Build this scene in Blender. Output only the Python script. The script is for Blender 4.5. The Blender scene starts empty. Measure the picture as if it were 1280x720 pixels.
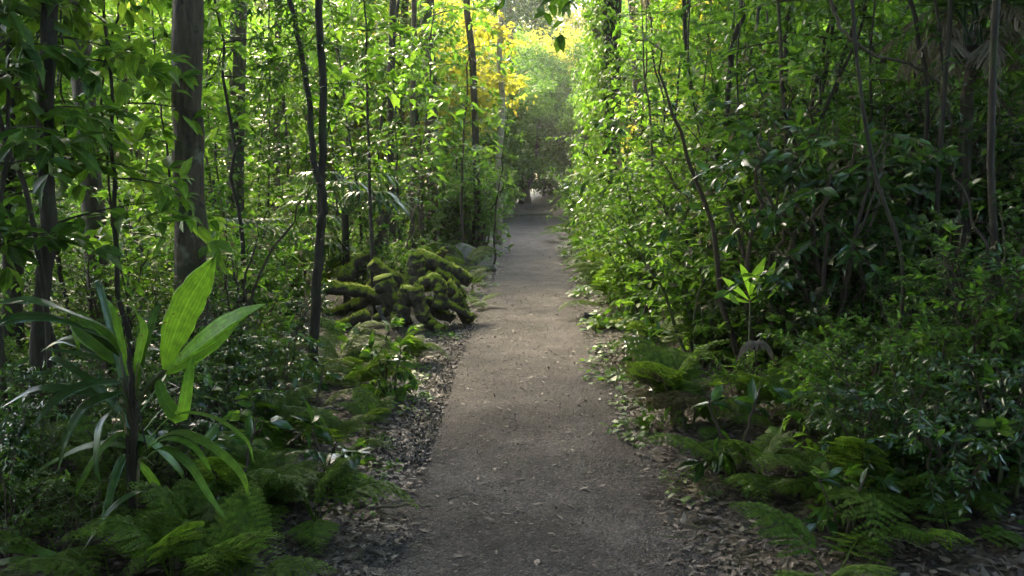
import bpy, math, random
import numpy as np
from mathutils import Vector, Matrix, Euler

S = bpy.context.scene
COL = S.collection
rng = np.random.default_rng(11)
random.seed(11)
PI = math.pi

# ------------------------------------------------------------------ camera
F_PX, VPX, HORY = 1000.0, 665.0, 236.0      # focal length / vanishing point of the path in 1280x720 pixels
CAM_H = 1.6
cam = bpy.data.cameras.new('camera')
cam_o = bpy.data.objects.new('camera', cam)
COL.objects.link(cam_o)
cam.sensor_width = 36.0
cam.lens = 36.0 * F_PX / 1280.0
cam.clip_start, cam.clip_end = 0.05, 2000.0
PITCH = math.atan((360.0 - HORY) / F_PX)
YAW = math.atan((VPX - 640.0) / F_PX)
cam_o.location = (0, 0, CAM_H)
cam_o.rotation_euler = (PI / 2 - PITCH, 0, YAW)
S.camera = cam_o
CAM_R = Euler((PI / 2 - PITCH, 0, YAW)).to_matrix()
CAM_RI = CAM_R.transposed()


def at(px, py, d):
    """world point seen at photo pixel (px, py), d metres ahead of the viewer"""
    r = CAM_R @ Vector(((px - 640.0) / F_PX, (360.0 - py) / F_PX, -1.0))
    return Vector((0, 0, CAM_H)) + r * (d / r.y)


def project(p):
    v = CAM_RI @ (Vector(p) - Vector((0, 0, CAM_H)))
    if v.z > -0.05:
        return None
    return 640.0 + F_PX * v.x / -v.z, 360.0 - F_PX * v.y / -v.z, -v.z


# ------------------------------------------------------------------ terrain
def sstep(a, b, v):
    t = np.clip((v - a) / (b - a), 0, 1)
    return t * t * (3 - 2 * t)


def path_c(y):
    y = np.asarray(y, float)
    return 0.04 * np.sin(y * 0.42) - 0.05 * np.exp(-((y - 6.5) / 2.5) ** 2) - 4.0 * sstep(46, 64, y)


def wob(x, y):
    return (np.sin(x * 1.9 + 1.3 * np.sin(y * .7)) * np.cos(y * 1.3 + x * .4) * .5
            + np.sin(x * 4.7 + y * 2.9 + 2) * .25 + np.sin(y * 6.1 - x * 3.7 + .7) * .2)


def gz(x, y):
    x = np.asarray(x, float); y = np.asarray(y, float)
    far = .62 * sstep(35, 47, y) + .06 * sstep(39.7, 40.1, y)
    u = x - path_c(y)
    right = .3 * np.log1p(np.exp((u - 1.25) * 3)) / 3
    right = np.where(u > 5, .3 * 3.75 + .05 * (u - 5), right)
    left = .035 * np.log1p(np.exp((-u - 1.2) * 3)) / 3
    off = sstep(.6, 1.3, np.abs(u))
    return far + right + left + wob(x, y) * .055 * off + .03 * off


def gzf(x, y):
    return float(gz(x, y))


# ------------------------------------------------------------------ mesh builder
class MB:
    def __init__(self):
        self.v, self.f, self.uv, self.n = [], [], [], 0

    def add(self, v, faces, uv=None):
        v = np.asarray(v, float)
        self.v.append(v)
        self.uv.append(np.zeros((len(v), 2)) if uv is None else np.asarray(uv, float))
        for f in faces:
            self.f.append(np.asarray(f, int) + self.n)
        self.n += len(v)

    def mesh(self, name, mat, smooth=True):
        me = bpy.data.meshes.new(name)
        v = np.concatenate(self.v); uv = np.concatenate(self.uv)
        me.vertices.add(len(v)); me.vertices.foreach_set('co', v.astype(np.float32).ravel())
        li, tot = [], []
        for f in self.f:
            li.append(f.ravel()); tot.append(np.full(len(f), f.shape[1], int))
        li = np.concatenate(li); tot = np.concatenate(tot)
        st = np.concatenate(([0], np.cumsum(tot)[:-1]))
        me.loops.add(len(li)); me.loops.foreach_set('vertex_index', li.astype(np.int32))
        me.polygons.add(len(tot))
        me.polygons.foreach_set('loop_start', st.astype(np.int32))
        me.polygons.foreach_set('loop_total', tot.astype(np.int32))
        me.polygons.foreach_set('use_smooth', np.full(len(tot), smooth))
        l = me.uv_layers.new(name='leaf')
        l.data.foreach_set('uv', uv[li].astype(np.float32).ravel())
        me.update(calc_edges=True)
        me.materials.append(mat)
        return me


def nrm(a):
    a = np.asarray(a, float)
    return a / np.maximum(np.linalg.norm(a, axis=-1, keepdims=True), 1e-9)


LEAF = {
    'far': (np.array([(0, 0, 0), (-.5, .42, .07), (.5, .42, .07), (0, 1, -.1)]), [np.array([(0, 2, 3), (0, 3, 1)])]),
    'mid': (np.array([(0, 0, 0), (-.4, .25, .05), (0, .28, 0), (.4, .25, .05), (-.42, .6, .03), (0, .62, -.03), (.42, .6, .03), (0, 1, -.17)]),
            [np.array([(0, 2, 1), (0, 3, 2), (4, 5, 7), (5, 6, 7)]), np.array([(1, 2, 5, 4), (2, 3, 6, 5)])]),
    'heart': (np.array([(0, 0, 0), (-.55, .15, .06), (0, .25, 0), (.55, .15, .06), (-.42, .6, .05), (0, .62, 0), (.42, .6, .05), (0, 1, -.12)]),
              [np.array([(0, 2, 1), (0, 3, 2), (4, 5, 7), (5, 6, 7)]), np.array([(1, 2, 5, 4), (2, 3, 6, 5)])]),
    'long': (np.array([(0, 0, 0), (-.5, .2, .03), (0, .2, 0), (.5, .2, .03), (-.5, .5, -.03), (0, .5, -.05), (.5, .5, -.03), (-.38, .8, -.17), (0, .8, -.19), (.38, .8, -.17), (0, 1, -.33)]),
             [np.array([(0, 2, 1), (0, 3, 2), (7, 8, 10), (8, 9, 10)]), np.array([(1, 2, 5, 4), (2, 3, 6, 5), (4, 5, 8, 7), (5, 6, 9, 8)])]),
}


def leaves(mb, P, D, N, L, W, kind='mid', curl=1.0):
    tv, tf = LEAF[kind]
    P = np.asarray(P, float); n = len(P)
    if n == 0:
        return
    D = nrm(D); X = nrm(np.cross(D, N)); Nn = np.cross(X, D)
    L = np.broadcast_to(L, (n,)); W = np.broadcast_to(W, (n,))
    c = np.broadcast_to(curl, (n,))
    v = (P[:, None] + tv[None, :, 0, None] * (W[:, None] * X)[:, None] + tv[None, :, 1, None] * (L[:, None] * D)[:, None]
         + tv[None, :, 2, None] * ((L * c)[:, None] * Nn)[:, None])
    k = len(tv); off = (np.arange(n) * k)[:, None, None]
    uv = np.tile(np.stack([tv[:, 0] + .5, tv[:, 1]], 1), (n, 1))
    mb.add(v.reshape(-1, 3), [(f[None] + off).reshape(-1, f.shape[1]) for f in tf], uv)


def tube(mb, pts, rad, sides=6, rough=0.0, cap=True, seed=0):
    p = np.asarray([tuple(q) for q in pts], float); n = len(p)
    r = np.broadcast_to(np.asarray(rad, float), (n,))
    t = nrm(np.gradient(p, axis=0))
    ref = np.array((1., 0, 0)) if abs(t[0][0]) < .8 else np.array((0, 1., 0))
    ring = np.linspace(0, 2 * PI, sides, endpoint=False)
    rg = np.random.default_rng(seed + 7)
    vs, uvs = [], []
    s = 0.0
    prof = 1 + rough * rg.normal(size=sides)
    for i in range(n):
        a = nrm(ref - t[i] * np.dot(ref, t[i])); b = np.cross(t[i], a); ref = a
        prof = .7 * prof + .3 * (1 + rough * rg.normal(size=sides))
        rr = r[i] * prof
        vs.append(p[i] + np.cos(ring)[:, None] * a * rr[:, None] + np.sin(ring)[:, None] * b * rr[:, None])
        if i: s += np.linalg.norm(p[i] - p[i - 1])
        uvs.append(np.stack([ring / (2 * PI), np.full(sides, s)], 1))
    v = np.concatenate(vs); uv = np.concatenate(uvs)
    i = np.arange(n - 1)[:, None] * sides; j = np.arange(sides)[None]; j2 = (j + 1) % sides
    q = np.stack([i + j, i + j2, i + sides + j2, i + sides + j], -1).reshape(-1, 4)
    f = [q]
    if cap:
        v = np.concatenate([v, p[:1], p[-1:]]); uv = np.concatenate([uv, [(0, 0)], [(0, s)]])
        jj = np.arange(sides)
        f.append(np.stack([np.full(sides, n * sides), (jj + 1) % sides, jj], 1))
        f.append(np.stack([np.full(sides, n * sides + 1), (n - 1) * sides + jj, (n - 1) * sides + (jj + 1) % sides], 1))
    mb.add(v, f, uv)


def smooth_line(pts, n=4, wobble=0.0, seed=0):
    """Catmull-Rom through pts, n steps a span"""
    p = np.asarray([tuple(q) for q in pts], float)
    p = np.concatenate([[2 * p[0] - p[1]], p, [2 * p[-1] - p[-2]]])
    out = []
    for i in range(1, len(p) - 2):
        for k in range(n):
            t = k / n
            out.append(.5 * ((2 * p[i]) + (-p[i - 1] + p[i + 1]) * t + (2 * p[i - 1] - 5 * p[i] + 4 * p[i + 1] - p[i + 2]) * t * t
                             + (-p[i - 1] + 3 * p[i] - 3 * p[i + 1] + p[i + 2]) * t ** 3))
    out.append(p[-2])
    out = np.array(out)
    if wobble:
        rg = np.random.default_rng(seed)
        w = rg.normal(size=out.shape) * wobble; w[0] = 0
        out = out + w
    return out


# ------------------------------------------------------------------ materials
def newmat(name):
    m = bpy.data.materials.new(name); m.use_nodes = True
    nt = m.node_tree; nt.nodes.clear()
    return m, nt, nt.nodes, nt.links


def ramp(nd, stops, interp='LINEAR'):
    r = nd.new('ShaderNodeValToRGB'); r.color_ramp.interpolation = interp
    e = r.color_ramp.elements
    while len(e) < len(stops): e.new(.5)
    for x, (p, c) in zip(e, stops):
        x.position = p; x.color = (*c, 1)
    return r


def leaf_mat(name, dark, mid, light, trans, rough=.38, tfac=.4, spec=.5, vein=.25, blot=.25, stripes=0):
    m, nt, nd, lk = newmat(name)
    out = nd.new('ShaderNodeOutputMaterial')
    geo = nd.new('ShaderNodeNewGeometry'); oi = nd.new('ShaderNodeObjectInfo')
    rp = ramp(nd, [(0, dark), (.55, mid), (1, light)])
    ad = nd.new('ShaderNodeMath'); ad.operation = 'MULTIPLY_ADD'
    lk.new(oi.outputs['Random'], ad.inputs[0]); ad.inputs[1].default_value = .35
    ml = nd.new('ShaderNodeMath'); ml.operation = 'MULTIPLY'; ml.inputs[1].default_value = .65
    lk.new(geo.outputs['Random Per Island'], ml.inputs[0]); lk.new(ml.outputs[0], ad.inputs[2])
    lk.new(ad.outputs[0], rp.inputs[0])
    uv = nd.new('ShaderNodeUVMap'); uv.uv_map = 'leaf'
    sp = nd.new('ShaderNodeSeparateXYZ'); lk.new(uv.outputs[0], sp.inputs[0])
    a = nd.new('ShaderNodeMath'); a.operation = 'SUBTRACT'; a.inputs[1].default_value = .5; lk.new(sp.outputs[0], a.inputs[0])
    b = nd.new('ShaderNodeMath'); b.operation = 'ABSOLUTE'; lk.new(a.outputs[0], b.inputs[0])
    c = nd.new('ShaderNodeMapRange'); c.inputs[1].default_value = .0; c.inputs[2].default_value = .05
    c.inputs[3].default_value = vein; c.inputs[4].default_value = 0; lk.new(b.outputs[0], c.inputs[0])
    mx = nd.new('ShaderNodeMix'); mx.data_type = 'RGBA'
    lk.new(c.outputs[0], mx.inputs[0]); lk.new(rp.outputs[0], mx.inputs[6]); mx.inputs[7].default_value = (*[min(1, x * 2.2 + .02) for x in light], 1)
    tc = nd.new('ShaderNodeTexCoord'); nz = nd.new('ShaderNodeTexNoise'); nz.inputs['Scale'].default_value = 30; nz.inputs['Detail'].default_value = 2
    lk.new(tc.outputs['Object'], nz.inputs[0])
    nr = nd.new('ShaderNodeMapRange'); nr.inputs[1].default_value = .3; nr.inputs[2].default_value = .7
    nr.inputs[3].default_value = 1 - blot; nr.inputs[4].default_value = 1 + blot; lk.new(nz.outputs[0], nr.inputs[0])
    vm = nd.new('ShaderNodeVectorMath'); vm.operation = 'SCALE'; lk.new(mx.outputs[2], vm.inputs[0]); lk.new(nr.outputs[0], vm.inputs['Scale'])
    if stripes:
        wv = nd.new('ShaderNodeMath'); wv.operation = 'SINE'; wm = nd.new('ShaderNodeMath'); wm.operation = 'MULTIPLY'; wm.inputs[1].default_value = stripes * 6.283
        lk.new(sp.outputs[0], wm.inputs[0]); lk.new(wm.outputs[0], wv.inputs[0])
        wr = nd.new('ShaderNodeMapRange'); wr.inputs[1].default_value = -1; wr.inputs[3].default_value = .84; wr.inputs[4].default_value = 1.1; lk.new(wv.outputs[0], wr.inputs[0])
        v2 = nd.new('ShaderNodeVectorMath'); v2.operation = 'SCALE'; lk.new(vm.outputs[0], v2.inputs[0]); lk.new(wr.outputs[0], v2.inputs['Scale'])
        n5 = nd.new('ShaderNodeTexNoise'); n5.inputs['Scale'].default_value = 22; n5.inputs['Detail'].default_value = 3; lk.new(tc.outputs['Object'], n5.inputs[0])
        m5 = nd.new('ShaderNodeMapRange'); m5.inputs[1].default_value = .68; m5.inputs[2].default_value = .74; lk.new(n5.outputs[0], m5.inputs[0])
        vm = nd.new('ShaderNodeMix'); vm.data_type = 'RGBA'; lk.new(m5.outputs[0], vm.inputs[0]); lk.new(v2.outputs[0], vm.inputs[6]); vm.inputs[7].default_value = (.07, .06, .015, 1)
        vmo = vm.outputs[2]
    else:
        vmo = vm.outputs[0]
    pr = nd.new('ShaderNodeBsdfPrincipled'); lk.new(vmo, pr.inputs['Base Color'])
    pr.inputs['Roughness'].default_value = rough; pr.inputs['Specular IOR Level'].default_value = spec
    tr = nd.new('ShaderNodeBsdfTranslucent')
    tm = nd.new('ShaderNodeVectorMath'); tm.operation = 'MULTIPLY'
    k = max(mid)
    lk.new(vmo, tm.inputs[0]); tm.inputs[1].default_value = [t / max(q, .004) for t, q in zip(trans, mid)]
    lk.new(tm.outputs[0], tr.inputs[0])
    ms = nd.new('ShaderNodeMixShader'); ms.inputs[0].default_value = tfac
    lk.new(pr.outputs[0], ms.inputs[1]); lk.new(tr.outputs[0], ms.inputs[2]); lk.new(ms.outputs[0], out.inputs[0])
    return m


def solid_mat(name, stops, scale=(8, 8, 8), rough=.85, bump=.4, bscale=None, detail=6, spec=.3, moss=None, moss_amt=.5, patches=None, dist=.02):
    """noise-ramped opaque surface; moss = colour that grows on up-facing sides; patches = (colour, scale, threshold)"""
    m, nt, nd, lk = newmat(name)
    out = nd.new('ShaderNodeOutputMaterial'); pr = nd.new('ShaderNodeBsdfPrincipled'); lk.new(pr.outputs[0], out.inputs[0])
    tc = nd.new('ShaderNodeTexCoord'); mp = nd.new('ShaderNodeMapping'); mp.inputs['Scale'].default_value = scale
    lk.new(tc.outputs['Object'], mp.inputs[0])
    nz = nd.new('ShaderNodeTexNoise'); nz.inputs['Scale'].default_value = 1; nz.inputs['Detail'].default_value = detail; nz.inputs['Roughness'].default_value = .65
    lk.new(mp.outputs[0], nz.inputs[0])
    rp = ramp(nd, stops); lk.new(nz.outputs[0], rp.inputs[0])
    colr = rp.outputs[0]
    if patches:
        for pc, ps, th in patches:
            n2 = nd.new('ShaderNodeTexNoise'); n2.inputs['Scale'].default_value = ps; n2.inputs['Detail'].default_value = 4
            lk.new(tc.outputs['Object'], n2.inputs[0])
            mr = nd.new('ShaderNodeMapRange'); mr.inputs[1].default_value = th; mr.inputs[2].default_value = th + .08; lk.new(n2.outputs[0], mr.inputs[0])
            mx = nd.new('ShaderNodeMix'); mx.data_type = 'RGBA'; lk.new(mr.outputs[0], mx.inputs[0]); lk.new(colr, mx.inputs[6]); mx.inputs[7].default_value = (*pc, 1)
            colr = mx.outputs[2]
    if moss:
        g = nd.new('ShaderNodeNewGeometry'); sp = nd.new('ShaderNodeSeparateXYZ'); lk.new(g.outputs['Normal'], sp.inputs[0])
        n3 = nd.new('ShaderNodeTexNoise'); n3.inputs['Scale'].default_value = 9; n3.inputs['Detail'].default_value = 5; lk.new(tc.outputs['Object'], n3.inputs[0])
        aa = nd.new('ShaderNodeMath'); aa.operation = 'MULTIPLY_ADD'; lk.new(n3.outputs[0], aa.inputs[0]); aa.inputs[1].default_value = 2.2; lk.new(sp.outputs[2], aa.inputs[2])
        mr = nd.new('ShaderNodeMapRange'); mr.inputs[1].default_value = 1.9 - moss_amt; mr.inputs[2].default_value = 2.3 - moss_amt; lk.new(aa.outputs[0], mr.inputs[0])
        n4 = nd.new('ShaderNodeTexNoise'); n4.inputs['Scale'].default_value = 40; lk.new(tc.outputs['Object'], n4.inputs[0])
        mrp = ramp(nd, [(.3, [x * .45 for x in moss]), (.7, moss)]); lk.new(n4.outputs[0], mrp.inputs[0])
        mx = nd.new('ShaderNodeMix'); mx.data_type = 'RGBA'; lk.new(mr.outputs[0], mx.inputs[0]); lk.new(colr, mx.inputs[6]); lk.new(mrp.outputs[0], mx.inputs[7])
        colr = mx.outputs[2]
    lk.new(colr, pr.inputs['Base Color']); pr.inputs['Roughness'].default_value = rough; pr.inputs['Specular IOR Level'].default_value = spec
    if bump:
        bp = nd.new('ShaderNodeBump'); bp.inputs['Strength'].default_value = bump; bp.inputs['Distance'].default_value = dist
        lk.new(nz.outputs[0], bp.inputs['Height']); lk.new(bp.outputs[0], pr.inputs['Normal'])
    return m


def island_mat(name, cols, rough=.8, tfac=0.0):
    """litter: every loose piece takes its own colour"""
    m, nt, nd, lk = newmat(name)
    out = nd.new('ShaderNodeOutputMaterial'); pr = nd.new('ShaderNodeBsdfPrincipled')
    g = nd.new('ShaderNodeNewGeometry')
    rp = ramp(nd, [(i / (len(cols) - 1), c) for i, c in enumerate(cols)]); lk.new(g.outputs['Random Per Island'], rp.inputs[0])
    tc = nd.new('ShaderNodeTexCoord'); nz = nd.new('ShaderNodeTexNoise'); nz.inputs['Scale'].default_value = 45; lk.new(tc.outputs['Object'], nz.inputs[0])
    mr = nd.new('ShaderNodeMapRange'); mr.inputs[3].default_value = .6; mr.inputs[4].default_value = 1.4; lk.new(nz.outputs[0], mr.inputs[0])
    vm = nd.new('ShaderNodeVectorMath'); vm.operation = 'SCALE'; lk.new(rp.outputs[0], vm.inputs[0]); lk.new(mr.outputs[0], vm.inputs['Scale'])
    lk.new(vm.outputs[0], pr.inputs['Base Color']); pr.inputs['Roughness'].default_value = rough
    lk.new(pr.outputs[0], out.inputs[0])
    return m


M = {}
M['leaf_dark'] = leaf_mat('leaf_dark', (.012, .034, .006), (.022, .062, .009), (.045, .1, .014), (.08, .2, .012), rough=.36, tfac=.42, spec=.3)
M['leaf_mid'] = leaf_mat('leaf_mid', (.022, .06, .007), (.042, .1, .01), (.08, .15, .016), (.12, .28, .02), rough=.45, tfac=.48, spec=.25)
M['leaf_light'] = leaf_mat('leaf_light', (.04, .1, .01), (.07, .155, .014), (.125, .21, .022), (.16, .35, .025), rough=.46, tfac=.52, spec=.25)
M['leaf_gold'] = leaf_mat('leaf_gold', (.07, .11, .012), (.13, .17, .018), (.22, .21, .03), (.46, .48, .035), rough=.5, tfac=.6, spec=.2)  # yellow tone and strong transmission paint in the glow of backlit leaves
M['leaf_gloss'] = leaf_mat('leaf_gloss', (.011, .034, .009), (.02, .058, .014), (.035, .085, .018), (.06, .16, .014), rough=.24, tfac=.35, spec=.55)
M['fern'] = leaf_mat('fern', (.035, .08, .009), (.065, .125, .014), (.11, .18, .022), (.15, .28, .02), rough=.55, tfac=.45, vein=0, spec=.2)
M['palm_leaf'] = leaf_mat('palm_leaf', (.014, .042, .01), (.024, .068, .014), (.045, .1, .02), (.07, .19, .016), rough=.28, tfac=.35, spec=.6)
M['young_palm'] = leaf_mat('young_palm', (.07, .17, .015), (.085, .2, .018), (.1, .22, .022), (.27, .58, .04), rough=.4, tfac=.64, stripes=9)
M['herb'] = leaf_mat('herb', (.035, .1, .012), (.06, .15, .016), (.095, .19, .02), (.16, .36, .02), rough=.45, tfac=.42)
M['dead_leaf'] = leaf_mat('dead_leaf', (.07, .052, .034), (.13, .1, .066), (.26, .22, .16), (.2, .15, .09), rough=.6, tfac=.25, vein=0)
M['brown_leaf'] = leaf_mat('brown_leaf', (.075, .065, .03), (.14, .12, .06), (.26, .22, .13), (.12, .11, .05), rough=.6, tfac=.35, vein=0)
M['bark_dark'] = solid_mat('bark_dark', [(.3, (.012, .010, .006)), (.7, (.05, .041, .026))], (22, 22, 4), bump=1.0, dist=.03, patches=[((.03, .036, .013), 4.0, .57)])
M['bark_grey'] = solid_mat('bark_grey', [(.3, (.034, .025, .014)), (.72, (.115, .088, .052))], (26, 26, 5), bump=1.0, dist=.035,
                           patches=[((.17, .165, .115), 5.0, .59), ((.04, .05, .018), 2.6, .54), ((.03, .025, .016), 9.0, .6)])
M['bark_brown'] = solid_mat('bark_brown', [(.3, (.03, .024, .015)), (.72, (.1, .08, .048))], (26, 26, 4), bump=1.0, dist=.035,
                            patches=[((.05, .065, .025), 3.0, .57)])
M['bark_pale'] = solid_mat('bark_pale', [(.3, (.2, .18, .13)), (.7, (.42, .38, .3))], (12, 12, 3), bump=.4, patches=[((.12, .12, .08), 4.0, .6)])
M['stem_green'] = solid_mat('stem_green', [(.3, (.035, .05, .016)), (.7, (.075, .085, .03))], (10, 10, 3), bump=.2, rough=.6)
M['stem_yellow'] = solid_mat('stem_yellow', [(.3, (.14, .14, .03)), (.7, (.26, .24, .06))], (6, 6, 20), bump=.2, rough=.5)
M['stem_brown'] = solid_mat('stem_brown', [(.3, (.03, .022, .014)), (.7, (.075, .055, .035))], (10, 10, 4), bump=.3)
M['moss_wood'] = solid_mat('moss_wood', [(.3, (.02, .016, .010)), (.7, (.085, .066, .043))], (16, 16, 16), bump=.9, moss=(.29, .36, .025), moss_amt=.6, dist=.04)
M['dead_wood'] = solid_mat('dead_wood', [(.3, (.05, .042, .034)), (.7, (.17, .145, .115))], (30, 30, 8), bump=.6, moss=(.09, .12, .02), moss_amt=.05)
M['rock'] = solid_mat('rock', [(.3, (.07, .07, .068)), (.7, (.22, .215, .2))], (6, 6, 6), bump=.8, moss=(.07, .1, .02), moss_amt=.1, dist=.05)
M['litter'] = island_mat('litter', [(.025, .018, .013), (.045, .033, .023), (.075, .054, .037), (.04, .03, .025), (.13, .1, .075), (.09, .066, .045), (.03, .022, .016), (.2, .165, .13)], rough=.55)
M['chips'] = island_mat('chips', [(.03, .025, .021), (.06, .05, .043), (.11, .092, .08), (.05, .042, .037), (.16, .14, .12), (.075, .06, .05)], rough=.75)


def ground_mat():
    m, nt, nd, lk = newmat('forest_soil')
    out = nd.new('ShaderNodeOutputMaterial'); pr = nd.new('ShaderNodeBsdfPrincipled'); lk.new(pr.outputs[0], out.inputs[0])
    tc = nd.new('ShaderNodeTexCoord')
    v = nd.new('ShaderNodeTexVoronoi'); v.inputs['Scale'].default_value = 22; lk.new(tc.outputs['Object'], v.inputs[0])
    rp = ramp(nd, [(0, (.012, .009, .006)), (.5, (.032, .024, .016)), (1, (.075, .054, .036))])
    sp = nd.new('ShaderNodeSeparateColor'); lk.new(v.outputs['Color'], sp.inputs[0]); lk.new(sp.outputs[0], rp.inputs[0])
    n = nd.new('ShaderNodeTexNoise'); n.inputs['Scale'].default_value = 1.3; n.inputs['Detail'].default_value = 6; lk.new(tc.outputs['Object'], n.inputs[0])
    mr = nd.new('ShaderNodeMapRange'); mr.inputs[1].default_value = .5; mr.inputs[2].default_value = .62; mr.inputs[4].default_value = .6; lk.new(n.outputs[0], mr.inputs[0])
    mx = nd.new('ShaderNodeMix'); mx.data_type = 'RGBA'; lk.new(mr.outputs[0], mx.inputs[0]); lk.new(rp.outputs[0], mx.inputs[6]); mx.inputs[7].default_value = (.035, .045, .015, 1)
    lk.new(mx.outputs[2], pr.inputs['Base Color']); pr.inputs['Roughness'].default_value = .8
    n2 = nd.new('ShaderNodeTexNoise'); n2.inputs['Scale'].default_value = 35; n2.inputs['Detail'].default_value = 5; lk.new(tc.outputs['Object'], n2.inputs[0])
    bp = nd.new('ShaderNodeBump'); bp.inputs['Strength'].default_value = .8; bp.inputs['Distance'].default_value = .02; lk.new(n2.outputs[0], bp.inputs['Height']); lk.new(bp.outputs[0], pr.inputs['Normal'])
    return m


def path_mat():
    m, nt, nd, lk = newmat('path_dirt')
    out = nd.new('ShaderNodeOutputMaterial'); pr = nd.new('ShaderNodeBsdfPrincipled'); lk.new(pr.outputs[0], out.inputs[0])
    tc = nd.new('ShaderNodeTexCoord')
    n = nd.new('ShaderNodeTexNoise'); n.inputs['Scale'].default_value = 1.6; n.inputs['Detail'].default_value = 8; n.inputs['Roughness'].default_value = .7; lk.new(tc.outputs['Object'], n.inputs[0])
    rp = ramp(nd, [(.36, (.022, .017, .0145)), (.5, (.051, .042, .037)), (.64, (.094, .08, .072))]); lk.new(n.outputs[0], rp.inputs[0])
    v = nd.new('ShaderNodeTexVoronoi'); v.inputs['Scale'].default_value = 95; lk.new(tc.outputs['Object'], v.inputs[0])
    sp = nd.new('ShaderNodeSeparateColor'); lk.new(v.outputs['Color'], sp.inputs[0])
    r2 = ramp(nd, [(0, (.45, .45, .45)), (.6, (1, 1, 1)), (.9, (1.25, 1.22, 1.2)), (1, (2.2, 2.1, 2.0))]); lk.new(sp.outputs[0], r2.inputs[0])
    mx = nd.new('ShaderNodeMix'); mx.data_type = 'RGBA'; mx.blend_type = 'MULTIPLY'; mx.inputs[0].default_value = 1
    lk.new(rp.outputs[0], mx.inputs[6]); lk.new(r2.outputs[0], mx.inputs[7]); lk.new(mx.outputs[2], pr.inputs['Base Color'])
    pr.inputs['Roughness'].default_value = .8; pr.inputs['Specular IOR Level'].default_value = .35
    ad = nd.new('ShaderNodeMath'); ad.operation = 'MULTIPLY_ADD'; lk.new(v.outputs['Distance'], ad.inputs[0]); ad.inputs[1].default_value = -.6
    n3 = nd.new('ShaderNodeTexNoise'); n3.inputs['Scale'].default_value = 30; n3.inputs['Detail'].default_value = 6; lk.new(tc.outputs['Object'], n3.inputs[0]); lk.new(n3.outputs[0], ad.inputs[2])
    bp = nd.new('ShaderNodeBump'); bp.inputs['Strength'].default_value = .9; bp.inputs['Distance'].default_value = .015; lk.new(ad.outputs[0], bp.inputs['Height']); lk.new(bp.outputs[0], pr.inputs['Normal'])
    return m


M['soil'] = ground_mat()
M['path'] = path_mat()


# ------------------------------------------------------------------ object helpers
def thing(name, label, cat, loc, rz=0.0, sc=1.0, group=None):
    o = bpy.data.objects.new(name, None); COL.objects.link(o)
    o.empty_display_size = .2
    o.location = loc; o.rotation_euler = (0, 0, rz); o.scale = (sc, sc, sc) if np.isscalar(sc) else sc
    o['label'] = label; o['category'] = cat
    if group: o['group'] = group
    return o


def part(name, me, parent, label=None):
    o = bpy.data.objects.new(name, me); COL.objects.link(o); o.parent = parent
    if label: o['label'] = label
    return o


def single(name, me, label, cat, loc=(0, 0, 0), group=None, rz=0.0):
    o = bpy.data.objects.new(name, me); COL.objects.link(o); o.location = loc; o.rotation_euler = (0, 0, rz)
    o['label'] = label; o['category'] = cat
    if group: o['group'] = group
    return o


def struct(name, me, kind='structure', label=None):
    o = bpy.data.objects.new(name, me); COL.objects.link(o); o['kind'] = kind
    if label: o['label'] = label
    return o


# ------------------------------------------------------------------ setting: ground, path, litter
def grid(xs, ys, zf):
    X, Y = np.meshgrid(xs, ys)
    v = np.stack([X, Y, zf(X, Y)], -1).reshape(-1, 3)
    nx, ny = len(xs), len(ys)
    i = np.arange(ny - 1)[:, None] * nx + np.arange(nx - 1)[None]
    return v, np.stack([i, i + 1, i + nx + 1, i + nx], -1).reshape(-1, 4)


xs = np.sinh(np.linspace(-6.2, 6.2, 221)) / math.sinh(6.2) * 400
ys = np.concatenate([[-400, -200, -100, -60, -40, -25, -15], np.arange(-10, 14, .14), np.arange(14, 50, .35), np.array([52, 55, 60, 70, 85, 110, 150, 220, 400])])
HW = lambda y: .66 + .045 * np.sin(y * 1.7) + .03 * np.sin(y * 4.3 + 1)


def ground_z(X, Y):
    u = np.abs(X - path_c(Y))
    return gz(X, Y) - .035 * (1 - sstep(.45, .8, u)) * (Y < 55)


mb = MB(); v, f = grid(xs, ys, ground_z); mb.add(v, [f]); struct('ground', mb.mesh('ground', M['soil']))
us = np.linspace(-1, 1, 33); ys2 = np.arange(-6, 55, .1)
U, Y = np.meshgrid(us, ys2)
wl = HW(Y) + .1 * wob(Y * 2.1, Y * .7); wr = HW(Y + 9) + .1 * wob(Y * 1.7 + 4, Y)
X = path_c(Y) + np.where(U < 0, U * wl, U * wr) * 1.12
Z = gz(X, Y) + .012 - .05 * np.clip(np.abs(U) - .55, 0, 1) ** 1.5 + .008 * wob(X * 3, Y * 2.3)
mb = MB(); v = np.stack([X, Y, Z], -1).reshape(-1, 3)
i = np.arange(len(ys2) - 1)[:, None] * 33 + np.arange(32)[None]
mb.add(v, [np.stack([i, i + 1, i + 34, i + 33], -1).reshape(-1, 4)]); struct('path', mb.mesh('path', M['path']))


def scatter_litter(name, mat, label, pts, lmin, lmax, aspect, tilt, kind='mid', lift=.004, curl=2.0):
    n = len(pts)
    a = rng.uniform(0, 2 * PI, n)
    D = np.stack([np.cos(a), np.sin(a), rng.normal(0, tilt, n)], 1)
    N = nrm(np.stack([rng.normal(0, tilt, n), rng.normal(0, tilt, n), np.ones(n)], 1))
    P = np.column_stack([pts, gz(pts[:, 0], pts[:, 1]) + lift + np.abs(rng.normal(0, .006, n))])
    L = rng.uniform(lmin, lmax, n)
    mb = MB(); leaves(mb, P, D, N, L, L * rng.uniform(aspect * .7, aspect * 1.3, n), kind, rng.normal(.3, 1, n) * curl)
    return struct(name, mb.mesh(name, mat), 'stuff', label)


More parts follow.
